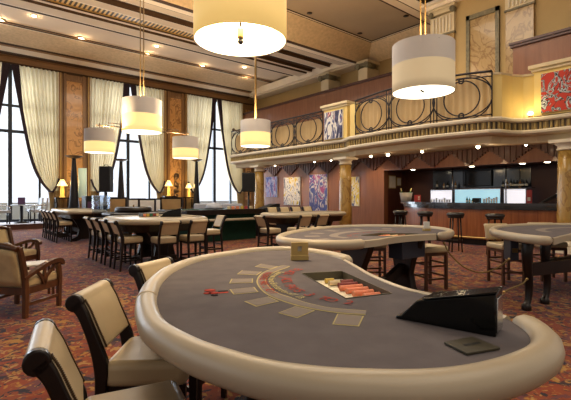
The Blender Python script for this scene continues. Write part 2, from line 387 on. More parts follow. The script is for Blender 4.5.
# window wall: piers between the openings, lintel over them
WC = [2.12-4.98, 2.12, 7.10, 12.08]; HW = 1.80
ww = MB()
xs = [XL] + [v for c in WC for v in (c-HW, c+HW)] + [XR+0.3]
for i in range(0, len(xs), 2): ww.bb(xs[i], xs[i+1], YW, YW+0.3, 0.0, 6.98)
for c in WC: ww.bb(c-HW, c+HW, YW, YW+0.3, 6.95, 6.98)
ww.bb(XL, XR+0.3, YW, YW+0.3, 6.98, 8.2)
struct('wall_window_side', ww, 'plaster')
fz = MB(); fz.bb(XL, XR, YW-0.05, YW, 6.98, 7.26, 0); fz.bb(XL, XR, YW-0.09, YW, 6.93, 7.02, 1)
struct('trim_1', fz, ['frieze_wood', 'ceil_dark'])
def extrude_x(mb, prof, x0, x1):     # prof: list of (Y, z, mat of segment to next)
    for (y0, z0, m0), (y1, z1, _) in zip(prof[:-1], prof[1:]):
        mb.quad((x0,y0,z0), (x1,y0,z0), (x1,y1,z1), (x0,y1,z1), m0)
CM = ['ceil_panel', 'ceil_beam', 'ceil_dark', 'ceil_cove', 'ceil_light', 'ceil_field', 'gilt', 'frieze_wood']
P_, B_, D_, C_, L_, F_, G_, W_ = range(8)
co = MB()
extrude_x(co, [(YW, 7.26, W_), (20.85, 7.30, D_), (20.72, 7.33, D_), (20.62, 7.36, L_), (20.3, 7.44, L_), (20.26, 7.46, W_), (20.18, 7.50, D_), (20.05, 7.54, C_),  # dark run under the projecting moulding paints its underside shadow
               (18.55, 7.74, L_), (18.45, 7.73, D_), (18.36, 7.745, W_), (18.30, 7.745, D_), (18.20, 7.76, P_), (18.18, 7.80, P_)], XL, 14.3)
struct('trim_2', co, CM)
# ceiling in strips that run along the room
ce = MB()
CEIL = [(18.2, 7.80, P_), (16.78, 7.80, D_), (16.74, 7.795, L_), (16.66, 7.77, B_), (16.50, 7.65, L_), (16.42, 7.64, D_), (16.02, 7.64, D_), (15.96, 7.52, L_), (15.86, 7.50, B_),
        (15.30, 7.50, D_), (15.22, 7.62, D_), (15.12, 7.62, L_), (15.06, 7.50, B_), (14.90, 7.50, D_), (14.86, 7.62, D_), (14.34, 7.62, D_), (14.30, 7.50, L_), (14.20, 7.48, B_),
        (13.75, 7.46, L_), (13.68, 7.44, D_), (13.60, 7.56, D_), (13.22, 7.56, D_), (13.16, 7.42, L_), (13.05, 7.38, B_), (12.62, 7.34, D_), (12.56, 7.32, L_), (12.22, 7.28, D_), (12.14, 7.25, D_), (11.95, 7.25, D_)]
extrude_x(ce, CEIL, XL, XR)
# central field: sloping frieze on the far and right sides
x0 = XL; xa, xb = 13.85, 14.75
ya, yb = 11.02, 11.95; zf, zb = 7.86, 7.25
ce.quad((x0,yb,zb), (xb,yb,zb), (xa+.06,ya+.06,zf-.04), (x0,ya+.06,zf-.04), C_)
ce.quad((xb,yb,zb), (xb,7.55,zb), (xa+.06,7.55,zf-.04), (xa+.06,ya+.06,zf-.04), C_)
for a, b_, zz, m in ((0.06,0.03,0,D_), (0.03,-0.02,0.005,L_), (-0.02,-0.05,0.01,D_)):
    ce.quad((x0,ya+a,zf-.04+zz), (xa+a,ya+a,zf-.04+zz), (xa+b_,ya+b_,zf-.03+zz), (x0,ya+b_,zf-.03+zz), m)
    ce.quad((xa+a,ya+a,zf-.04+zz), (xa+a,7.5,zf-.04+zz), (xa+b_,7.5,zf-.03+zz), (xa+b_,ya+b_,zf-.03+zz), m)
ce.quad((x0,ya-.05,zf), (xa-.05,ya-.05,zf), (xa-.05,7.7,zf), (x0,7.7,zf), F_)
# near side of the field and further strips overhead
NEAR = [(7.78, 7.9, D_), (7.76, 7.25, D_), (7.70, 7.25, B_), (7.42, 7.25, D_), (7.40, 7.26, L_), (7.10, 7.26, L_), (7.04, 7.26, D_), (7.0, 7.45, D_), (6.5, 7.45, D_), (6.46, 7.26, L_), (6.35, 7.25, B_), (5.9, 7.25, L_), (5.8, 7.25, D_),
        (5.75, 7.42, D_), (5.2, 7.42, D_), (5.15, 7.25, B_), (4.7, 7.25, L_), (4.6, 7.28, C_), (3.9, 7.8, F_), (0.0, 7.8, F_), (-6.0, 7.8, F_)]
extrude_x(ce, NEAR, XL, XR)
# wall-side band that closes the strips on the balcony side
for (y0, y1, z) in ((12.0, 20.3, 7.22),):
    ce.bb(14.15, XR, y0, y1, z, z+.5, B_); ce.bb(14.05, 14.15, y0, y1, z+.10, z+.45, L_)
struct('ceiling', ce, CM)
# upper right wall (above the balcony) and frieze
rw = MB(); rw.bb(XR, XR+.3, 1.0, YW, 2.9, 8.2, 0); rw.bb(XR-.10, XR, 7.0, YW, 6.42, 6.50, 1)
struct('wall_balcony_side', rw, ['plaster', 'plaster_cream'])
# painting wall below the balcony with the bar opening
NY0, NY1 = onX(558, XP), onX(384, XP); NZ = 2.33
pw = MB()
pw.bb(XP, XP+.25, NY1, 18.3, 0, 2.92)
struct('wall_paintings', pw, 'mahogany')
hd = MB(); hd.bb(XP, XP+.25, NY0, NY1, NZ, 2.92); struct('wall_bar_header', hd, 'mahogany'); hd = MB(); hd.bb(XP, XP+.25, -1.0, NY0, 0, 2.92); struct('wall_bar_near', hd, 'mahogany')
rt = MB(); rt.bb(XP+.25, XR, 18.3, 18.5, 0, 2.92); struct('wall_paintings_return', rt, 'mahogany')
leak_cover = MB(); leak_cover.bb(XL, 16, -6, YW+.3, 8.21, 8.3); struct('ceiling_leak_cover', leak_cover, 'ceil_dark')  # unseen cover added to stop sky light leaking through ceiling gaps
nb = MB()
XN = 15.0
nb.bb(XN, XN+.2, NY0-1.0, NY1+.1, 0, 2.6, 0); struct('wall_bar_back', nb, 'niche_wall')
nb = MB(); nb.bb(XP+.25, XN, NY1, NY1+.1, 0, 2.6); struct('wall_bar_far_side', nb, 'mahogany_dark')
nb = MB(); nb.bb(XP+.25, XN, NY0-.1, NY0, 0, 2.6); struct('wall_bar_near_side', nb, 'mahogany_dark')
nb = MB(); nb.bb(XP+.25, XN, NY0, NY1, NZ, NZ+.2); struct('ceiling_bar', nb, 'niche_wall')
# stepped zigzag wood frieze
zz = MB(); w_ = 0.085; y = NY0-1.2; k = 0
per = 1.32
while y < 18.2:
    ph = ((y/per) % 1.0); tri = abs(ph-0.5)*2
    lenz = 0.10 + 0.46*tri
    zz.bb(XP-.09 if k % 2 else XP-.06, XP, y, y+w_, 2.9-lenz, 2.9, 0); y += w_; k += 1
struct('trim_3', zz, 'zigzag_wood')
# soffit beneath the balcony and the balcony slab
FRONT = [(10.12,16.2), (10.12,14.0), (10.12,12.0), (10.12,9.25), (10.06,9.05), (9.84,8.75), (9.80,8.3), (9.70,7.5), (9.66,6.6), (9.70,5.7), (9.82,4.9), (9.95,4.42), (10.12,4.24), (10.5,4.15), (10.74,4.0), (10.84,3.75), (10.86,3.3), (10.86,1.0)]
def dens(pl, step=0.25):
    out = []
    for a, b in zip(pl[:-1], pl[1:]):
        n = max(1, int(math.dist(a, b)/step))
        for i in range(n): out.append((a[0]+(b[0]-a[0])*i/n, a[1]+(b[1]-a[1])*i/n))
    return out+[pl[-1]]
def smooth_front():
    q = [Vector((a, b, 0)) for a, b in FRONT]
    return [(p.x, p.y) for p in q]
FP = dens(smooth_front())
def off(pl, d):       # offset toward +X side (into the balcony)
    out = []
    for i, p in enumerate(pl):
        a = pl[max(0, i-1)]; b = pl[min(len(pl)-1, i+1)]
        tx, ty = b[0]-a[0], b[1]-a[1]; L = math.hypot(tx, ty); nx, ny = -ty/L, tx/L
        if nx < 0: pass
        out.append((p[0]+nx*d, p[1]+ny*d))
    return out
def band(mb, d0, z0, d1, z1, mi):
    A, B = off(FP, d0), off(FP, d1)
    for i in range(len(FP)-1):
        mb.quad((A[i][0],A[i][1],z0), (A[i+1][0],A[i+1][1],z0), (B[i+1][0],B[i+1][1],z1), (B[i][0],B[i][1],z1), mi)
sl = MB()
prof = [(.02,3.21,0), (-.04,3.20,0), (-.06,3.17,0), (-.05,3.12,0), (0.0,3.09,1), (.05,3.085,1), (.06,2.92,0), (.0,2.91,0), (-.03,2.88,0), (-.02,2.83,0), (.06,2.79,2), (.10,2.785,2), (.26,2.78,2), (.30,2.62,2), (.62,2.62,2), (.64,2.86,2)]
for (d0, z0, m), (d1, z1, _) in zip(prof[:-1], prof[1:]): band(sl, d0, z0, d1, z1, m)
E = FP[0]; ends = [(E[0]+d, E[1], z) for d, z, m in prof] + [(XR, E[1], 2.86), (XR, E[1], 3.21)]
sl.add(ends, [tuple(range(len(ends)))], 0)
A = off(FP, .64)
for i in range(len(FP)-1):
    sl.quad((A[i][0],A[i][1],2.87), (A[i+1][0],A[i+1][1],2.87), (XR,A[i+1][1],2.90), (XR,A[i][1],2.90), 2)
    sl.quad((FP[i][0]+.02,FP[i][1],3.21), (FP[i+1][0]+.02,FP[i+1][1],3.21), (XR,FP[i+1][1],3.21), (XR,FP[i][1],3.21), 3)
struct('balcony_floor', sl, ['cream_stone', 'ribbed', 'plaster_cream', 'carpet'])
# rib bars on the band under the balcony ledge
rb = MB(); q = off(FP, .035); acc = 0
FPd = dens(smooth_front(), 0.11); q = off(FPd, .045)
for i in range(0, len(q)-1):
    a, b = q[i], q[i+1]; rb.tube([(a[0], a[1], 2.92), (a[0], a[1], 3.085)], .030, 5, cap=False)
struct('trim_4', rb, 'old_gold')
# columns below the balcony
def column(name, X, Y, label):
    t = thing(name, label, 'column', (X, Y, 0)); t['kind'] = 'structure'
    a = MB(); a.lathe([(.215,.28), (.212,.8), (.20,1.8), (.19,2.38)], (X,Y,0), 28); a.build('column_shaft', 'column_marble', t)
    b = MB(); b.lathe([(.19,2.38), (.22,2.39), (.22,2.42), (.20,2.44), (.20,2.49), (.25,2.53), (.27,2.55)], (X,Y,0), 28); b.bb(X-.30, X+.30, Y-.30, Y+.30, 2.55, 2.625); b.build('column_capital', 'cream_stone', t)
    c = MB(); c.bb(X-.29, X+.29, Y-.29, Y+.29, 0, .16); c.lathe([(.28,.16), (.29,.20), (.25,.24), (.24,.27), (.215,.285)], (X,Y,0), 28); c.build('column_base', 'cream_stone', t)
column('column', 10.45, onX(345.5, 10.45), 'round golden marble column beside the bar, under the pier with the streaked painting')
column('column', 10.45, onX(259.5, 10.45), 'round golden marble column at the far end of the balcony behind the speaker')
column('column', 11.16, onX(567.5, 11.16), 'round golden marble column in front of the bar end, under the red painting')
# wood partition on the balcony: far length and near length
w1 = MB(); w1.bb(14.0, 14.1, onX(412, 14.0), YW-.05, 3.21, 6.3, 0); w1.bb(13.93, 14.12, onX(412, 14.0), YW-.05, 6.26, 6.36, 1); w1.bb(14.1, XR, 7.4, YW-.05, 6.30, 6.36, 2)
struct('wall_partition_far', w1, ['mahogany', 'mahogany_dark', 'plaster_cream'])
XB = 11.75
w2 = MB(); ye = onX(513, 11.4); w2.bb(11.4, 11.5, 1.0, ye, 3.21, 5.22, 0); w2.bb(11.34, 11.52, 1.0, ye+.05, 5.18, 5.24, 1); w2.bb(11.31, 11.52, 1.0, ye+.07, 5.24, 5.30, 1)
struct('wall_partition_near', w2, ['mahogany', 'mahogany_dark'])
# projecting bay wall with marble panel and pilasters
yl, yr = onX(431, XB), 0.8
bw = MB(); bw.bb(XB, XB+.3, yr, yl, 3.21, 7.3, 0); bw.bb(XB, XR, yl-.3, yl, 3.21, 7.3, 0); bw.bb(XB-.16, XB, yr, yl+.1, 7.10, 7.3, 1); bw.bb(XB-.28, XB, yr, yl+.16, 7.2, 7.3, 1)
struct('wall_bay', bw, ['plaster', 'ceil_light'])
pa, pb = onX(500, XB), onX(467, XB)
pn = MB(); pn.bb(XB-.03, XB, pa, pb, 4.52, 6.42, 0)
for (u0,u1,z0,z1) in ((pa-.0,pa+.10,4.42,6.55), (pb-.10,pb,4.42,6.55), (pa,pb,6.42,6.55), (pa,pb,4.42,4.52)): pn.bb(XB-.07, XB, u0, u1, z0, z1, 1)
struct('trim_5', pn, ['pale_marble', 'green_stone'])
def pilaster(px0, px1, ztop, label):
    y1, y0 = onX(px0, XB), onX(px1, XB); ym = (y0+y1)/2; w = y1-y0
    t = thing('pilaster', label, 'pilaster', (XB, ym, 3.21)); t['kind'] = 'structure'
    a = MB(); a.bb(XB-.09, XB, y0+.05, y1-.05, 3.21, ztop-.85); a.build('pilaster_shaft', 'pale_marble', t)
    b = MB(); b.bb(XB-.10, XB, y0+.04, y1-.04, ztop-.85, ztop-.26, 0); b.bb(XB-.12, XB, y0+.02, y1-.02, ztop-.88, ztop-.83, 1)
    n = 6
    for i in range(n):
        yy = y0+.10+(w-.2)*(i+.5)/n; b.bb(XB-.13, XB-.09, yy-.022, yy+.022, ztop-.78, ztop-.32, 2)
    b.build('fluted_band', ['plaster_cream', 'green_stone', 'cream_stone'], t)
    c = MB(); c.bb(XB-.16, XB, y0, y1, ztop-.08, ztop, 0); c.bb(XB-.13, XB, y0+.03, y1-.03, ztop-.2, ztop-.08, 0)
    for yy in (y0+.08, y1-.08):
        sp = [(XB-.15, yy+.075*math.cos(a)*(1-a/14), ztop-.17+.075*math.sin(a)*(1-a/14)) for a in [i*.5 for i in range(24)]]
        c.tube(sp, .022, 6, mi=1); c.lathe([(.001,0), (.09,0), (.09,.1), (.001,.1)], (0,0,0), 4, 1) if False else None
        c.tube([(XB-.14, yy, ztop-.17), (XB-.02, yy, ztop-.17)], .085, 12, mi=1)
    c.build('scroll_capital', ['plaster_cream', 'green_stone'], t)
pilaster(431, 457, 7.08, 'fluted pilaster with scroll capital between the large hanging lamp and the marble panel')
pilaster(505, 537, 7.16, 'fluted pilaster with scroll capital, partly hidden by the near wood partition')
# small scroll brackets where the beams meet the far wall
for px, lab in ((324, 'scroll bracket above the wood partition, the farther of the two under the ceiling beams'), (362, 'scroll bracket above the wood partition, the nearer of the two under the ceiling beams')):
    Xk = 13.95; yk = onX(px, Xk)
    t = thing('scroll_bracket', lab, 'bracket', (Xk, yk, 6.85)); t['kind'] = 'structure'
    a = MB(); a.bb(Xk, XR, yk-.32, yk+.32, 7.08, 7.22, 0); a.bb(Xk+.05, XR, yk-.25, yk+.25, 6.36, 6.9, 0); a.build('bracket_block', 'plaster_cream', t)
    c = MB()
    for s in (-.24, .24): c.tube([(Xk-.06, yk+s, 6.99), (Xk+.5, yk+s, 6.99)], .13, 12)
    c.bb(Xk-.02, Xk+.5, yk-.24, yk+.24, 6.95, 7.10); c.build('scroll', 'green_stone', t)
# ------------------------------------------------------------------ piers with paintings on the balcony
def pier(X, ya, yb, dep, label):
    t = thing('balcony_pier', label, 'pier', (X+dep/2, (ya+yb)/2, 3.21)); t['kind'] = 'structure'
    a = MB(); a.bb(X, X+dep, ya, yb, 3.215, 4.26); a.build('pier_body', 'box_yellow', t)
    c = MB(); c.bb(X-.10, X+dep+.06, ya-.08, yb+.10, 4.33, 4.42); c.bb(X-.05, X+dep+.03, ya-.04, yb+.05, 4.26, 4.33); c.build('pier_cap', 'plaster_cream', t, bevel=.012)
yA0, yA1 = onX(347, 10.06), onX(324, 10.06)
pier(10.06, yA0, yA1, .62, 'yellow balcony pier carrying the streaked painting, over the column beside the bar')
yB1 = onX(534, 10.80)
pier(10.80, yB1-1.25, yB1, .6, 'yellow balcony pier carrying the red painting, at the near end of the balcony')
p2 = MB(); p2.bb(9.98, 10.6, onX(355.5, 9.98), onX(350, 9.98), 3.215, 4.24); tag(p2.build('end_post', 'box_yellow', None, (10.3, onX(353, 9.98), 3.21)), 'slim yellow post beside the pier with the streaked painting', 'post')['kind'] = 'structure'
# curved yellow parapet at the near end of the curved railing
cv = MB(); q = [p for p in FP if 3.72 < p[1] < 4.62]
qi = [(a+.10, b) for a, b in q]; qo = [(a+.40, b+.02) for a, b in q]
for i in range(len(q)-1):
    for A_, z0, z1 in ((qi, 3.215, 4.22), (qo, 3.215, 4.22)):
        cv.quad((*A_[i],z0), (*A_[i+1],z0), (*A_[i+1],z1), (*A_[i],z1), 0)
    cv.quad((qi[i][0]-.04,qi[i][1],4.22), (qi[i+1][0]-.04,qi[i+1][1],4.22), (*qo[i+1],4.22), (*qo[i],4.22), 1)
    cv.quad((qi[i][0]-.04,qi[i][1],4.22), (qi[i+1][0]-.04,qi[i+1][1],4.22), (qi[i+1][0]-.04,qi[i+1][1],4.27), (qi[i][0]-.04,qi[i][1],4.27), 1)
    cv.quad((qi[i][0]-.04,qi[i][1],4.27), (qi[i+1][0]-.04,qi[i+1][1],4.27), (*qo[i+1],4.27), (*qo[i],4.27), 1)
cv.quad((*qi[0],3.215), (*qo[0],3.215), (*qo[0],4.25), (*qi[0],4.25), 0)
o = cv.build('parapet', ['box_yellow', 'plaster_cream'], None, (10.2, 4.2, 3.21)); tag(o, 'smooth yellow parapet curving in toward the red painting', 'parapet'); o['kind'] = 'structure'
def painting(name, X, y0, y1, z0, z1, m, label, th=.05):
    t = thing('painting', label, 'painting', (X, (y0+y1)/2, z0))
    a = MB(); a.bb(X-th+.004, X, y0, y1, z0, z1); a.build('canvas_edge', 'off_white' if m != 'art_red' else 'box_yellow', t)
    b = MB(); b.quad((X-th,y0+.005,z0+.005), (X-th,y1-.005,z0+.005), (X-th,y1-.005,z1-.005), (X-th,y0+.005,z1-.005)); b.build('painted_face', m, t)
def zat(px, py, X):
    dx, dy = ray(px); return HC+(196-py)*(X/dx)/FPX
painting('painting', 10.055, onX(343.5, 10.055), onX(325, 10.055), 3.24, 4.17, 'art_streak', 'abstract painting of dark blue and white streaks with a red touch, on the balcony pier')
painting('painting', 10.795, onX(571, 10.795)-.25, onX(541.5, 10.795), 3.26, 4.18, 'art_red', 'red abstract painting with silver and black splashes, on the near balcony pier')
painting('painting', XP-.002, onX(278, XP), onX(266.5, XP), zat(270,197,XP), zat(270,177,XP), 'art_blue', 'small bluish abstract canvas just beyond the far marble column')
painting('painting', XP-.002, onX(301, XP), onX(284.5, XP), zat(290,205,XP), zat(290,177.5,XP), 'art_white', 'white abstract canvas with a yellow centre on the red wood wall')
painting('painting', XP-.002, onX(328, XP), onX(310, XP), zat(318,215,XP), zat(318,174.5,XP), 'art_violet', 'tall blue, violet and white abstract canvas, largest on the wood wall')
painting('painting', XP-.002, onX(360, XP), onX(346, XP), zat(353,206,XP), zat(353,177,XP), 'art_yellow', 'narrow white and yellow abstract canvas half hidden by the column beside the bar')
# ------------------------------------------------------------------ pleated cloth behind the rails, then the rails
def pleats(pts, z0, z1, label):
    A = off(pts, .30); n = len(A)
    L = [0]
    for i in range(1, n): L.append(L[-1]+math.dist(A[i], A[i-1]))
    mb = MB(); N = int(L[-1]*26)
    def P(s):
        s = min(max(s, 0), L[-1]-1e-6)
        for i in range(1, n):
            if s <= L[i]:
                f = (s-L[i-1])/(L[i]-L[i-1]); return (A[i-1][0]+(A[i][0]-A[i-1][0])*f, A[i-1][1]+(A[i][1]-A[i-1][1])*f)
    def fn(u, v):
        p = P(u*L[-1]); w = .03*math.sin(u*L[-1]*2*math.pi/.17)+.012*math.sin(u*L[-1]*31)
        return (p[0]+w, p[1], z0+(z1-z0)*v)
    mb.grid(fn, N, 1); c = pts[len(pts)//2]
    tag(mb.build('pleated_curtain', 'pleat_fabric', None, (c[0]+.3, c[1], z0)), label, 'curtain')
left_run = [p for p in FP if p[1] > 10.25]; bow_run = [(9.83,8.55)]+[p for p in FP if 4.5 < p[1] < 8.4]+[(9.97,4.37)]
pleats(left_run, 3.22, 4.12, 'beige pleated cloth hung behind the straight far balcony railing')
pleats(bow_run, 3.22, 4.26, 'beige pleated cloth hung behind the bowed balcony railing over the bar')
def railing(pts, nb_, label, bow=0.0):
    L = [0]; A = off(pts, .06); n = len(A)
    for i in range(1, n): L.append(L[-1]+math.dist(A[i], A[i-1]))
    T = L[-1]
    def P(s, z):
        s = min(max(s, 0), T-1e-6)
        for i in range(1, n):
            if s <= L[i]:
                f = (s-L[i-1])/(L[i]-L[i-1]); return (A[i-1][0]+(A[i][0]-A[i-1][0])*f, A[i-1][1]+(A[i][1]-A[i-1][1])*f, z)
    c = P(T/2, 3.21); t = thing('balcony_railing', label, 'railing', c)
    def top(s): return 4.30+bow*math.sin(math.pi*min(1, max(0, s/T)))
    a = MB(); a.tube([P(T*i/40, top(T*i/40)) for i in range(41)], .028, 8); a.build('handrail', 'rail_iron', t)
    a = MB(); a.tube([P(T*i/40, top(T*i/40)-.12) for i in range(41)], .014, 6); a.tube([P(T*i/40, 3.27) for i in range(41)], .014, 6); a.build('rail_bar', 'rail_iron', t)
    bw_ = T/nb_
    for k in range(nb_+1):
        a = MB()
        for d in ((-.085, 0, .085) if 0 < k < nb_ else ((0,) if k else (.02,))):
            s = k*bw_+d; a.tube([P(s, 3.215), P(s, top(s))], .015, 6)
        a.build('post', 'rail_iron', t)
    for k in range(nb_):
        a = MB(); sc = (k+.5)*bw_; zc = 3.74; h = bw_/2
        def ell(s0, rx, rz, a0=0.0, a1=2*math.pi, nn=30, th=.017):
            a.tube([P(s0+rx*math.cos(a0+(a1-a0)*i/nn), zc+rz*math.sin(a0+(a1-a0)*i/nn)) for i in range(nn+1)], th, 6, cap=False)
        ell(sc, .43, .43); ell(sc, h*1.04, .50)
        for sg in (-1, 1):
            a.tube([P(sc+sg*(h*.30+h*.72*abs(math.sin(x))**1.0), zc+.52*math.cos(x)) for x in [math.pi*i/20 for i in range(21)]], .014, 6, cap=False)
        for zz_ in (zc-.43, zc+.43): a.tube([P(sc+.06*math.cos(x), zz_+.06*math.sin(x)) for x in [i*math.pi/6 for i in range(12)]], .02, 6, closed=True)
        a.build('ring_panel', 'rail_iron', t)
railing([p for p in FP if p[1] > 10.12], 4, 'dark iron balcony railing with overlapping rings, straight far length')
railing([(9.83,8.52)]+[p for p in FP if 4.5 < p[1] < 8.4]+[(9.97,4.37)], 3, 'dark iron balcony railing with overlapping rings, bowed length over the bar', .07)
# ------------------------------------------------------------------ windows, pilasters, curtains
for i, c in enumerate(WC):
    wn = MB(); y0, y1 = YW+.05, YW+.17
    for x, w in ((c-HW+.04,.08), (c+HW-.04,.08), (c,.15), (c-1.1,.09), (c+1.1,.09)): wn.bb(x-w/2, x+w/2, y0, y1, .2, 6.95)
    for z, w in ((.25,.12), (4.1,.13), (5.2,.11), (6.9,.1)): wn.bb(c-HW, c+HW, y0+.005, y1-.005, z-w/2, z+w/2)
    o = struct('window_%d' % (i+1), wn, 'window_metal')
    g = MB(); g.quad((c-HW,YW+.11,.2), (c+HW,YW+.11,.2), (c+HW,YW+.11,6.95), (c-HW,YW+.11,6.95)); gp = g.build('window_pane', 'pane_glass', o); gp['kind'] = 'structure'
def curtain(c, sg, label):
    xo = c+sg*(HW+.03); XT = c+sg*.04
    t = thing('curtain', label, 'curtain', (xo, YW-.15, 0.2), group=None)
    zt, zk, zb_ = 6.93, 1.55, .22
    def inner(z):
        if z >= zk:
            f = (zt-z)/(zt-zk)             # 0 at top .. 1 at the tie
            g_ = 0.16*f + 0.84*f**2.6 if f < 1 else 1
            return XT+(xo-XT)*(.48*f+.28*f**8)
        f = (zk-z)/(zk-zb_); return xo-sg*(.43-.07*math.sin(min(1, f*1.6)*math.pi/2))
    def outer(z):
        if z >= zk: return xo
        return xo+sg*.02
    nz = 44
    def fn(u, v):
        z = zt+(zb_-zt)*v; a, b = inner(z), outer(z); wd = abs(b-a)
        amp = .055*min(1, wd/.8)+.012
        return (a+(b-a)*u, YW-.13+amp*math.sin(u*2*math.pi*11+.6*math.sin(v*3))+.02*math.sin(u*40), z)
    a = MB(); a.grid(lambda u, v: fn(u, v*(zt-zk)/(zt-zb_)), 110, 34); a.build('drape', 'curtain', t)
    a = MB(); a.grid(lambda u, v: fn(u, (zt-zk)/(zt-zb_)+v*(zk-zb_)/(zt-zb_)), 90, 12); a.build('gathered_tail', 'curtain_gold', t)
    b = MB()
    zs = [zt+(zk-zt)*i/34 for i in range(35)]
    for z0, z1 in zip(zs[:-1], zs[1:]):
        w0 = .10+.16*max(0, (z0-5.0)/1.9); w1_ = .10+.16*max(0, (z1-5.0)/1.9)
        b.quad((inner(z0)-sg*.03,YW-.20,z0), (inner(z0)+sg*w0,YW-.22,z0), (inner(z1)+sg*w1_,YW-.22,z1), (inner(z1)-sg*.03,YW-.20,z1), 0)
    b.build('curtain_border', 'curtain_trim', t)
    k = MB(); k.tube([(xo-sg*.02, YW-.24, zk+.55), (xo-sg*.10, YW-.30, zk+.25), (xo-sg*.28, YW-.32, zk-.05), (xo-sg*.44, YW-.22, zk+.0)], .045, 8); k.build('tieback', 'curtain_trim', t)
names = ['first', 'second', 'third']
cl = ['cream curtain gathered beside the platform dining chairs', 'cream curtain tied back behind the loudspeaker between the two torcheres', 'cream curtain tied back beside the marble panel with two table lamps', 'cream curtain partly behind the smaller shade nearest the last window', 'cream curtain ending at the balcony, beside the smallest hanging lamp']
curtain(WC[1], -1, 'cream curtain at the edge of the photo, only its dark border showing at the top')
curtain(WC[1], 1, cl[0]); curtain(WC[2], -1, cl[1]); curtain(WC[2], 1, cl[2]); curtain(WC[3], -1, cl[3]); curtain(WC[3], 1, cl[4])
def wall_pilaster(x0, x1, i):
    mb = MB(); 
    mb.bb(x0, x1, YW-.04, YW, .2, 6.95, 0)
    wm = x1-x0
    mb.bb(x0+wm*.22, x1-wm*.22, YW-.075, YW-.03, 1.1, 6.7, 1)
    for u in (.02, .17, .75, .90):
        mb.bb(x0+wm*u, x0+wm*(u+.08), YW-.13, YW, .2, 6.93, 2)
    mb.bb(x0+wm*.06, x0+wm*.09, YW-.15, YW, .2, 6.93, 3); mb.bb(x0+wm*.91, x0+wm*.94, YW-.15, YW, .2, 6.93, 3)
    mb.bb(x0+wm*.20, x1-wm*.20, YW-.12, YW-.03, 6.62, 6.72, 2); mb.bb(x0+wm*.20, x1-wm*.20, YW-.12, YW-.03, .95, 1.1, 2)
    struct('trim_%d' % i, mb, ['pilaster_wood', 'gold_marble', 'pilaster_wood', 'gilt'])
wall_pilaster(WC[0]+HW, WC[1]-HW, 6); wall_pilaster(WC[1]+HW, WC[2]-HW, 7); wall_pilaster(WC[2]+HW, WC[3]-HW, 8); wall_pilaster(WC[3]+HW, XR, 9)
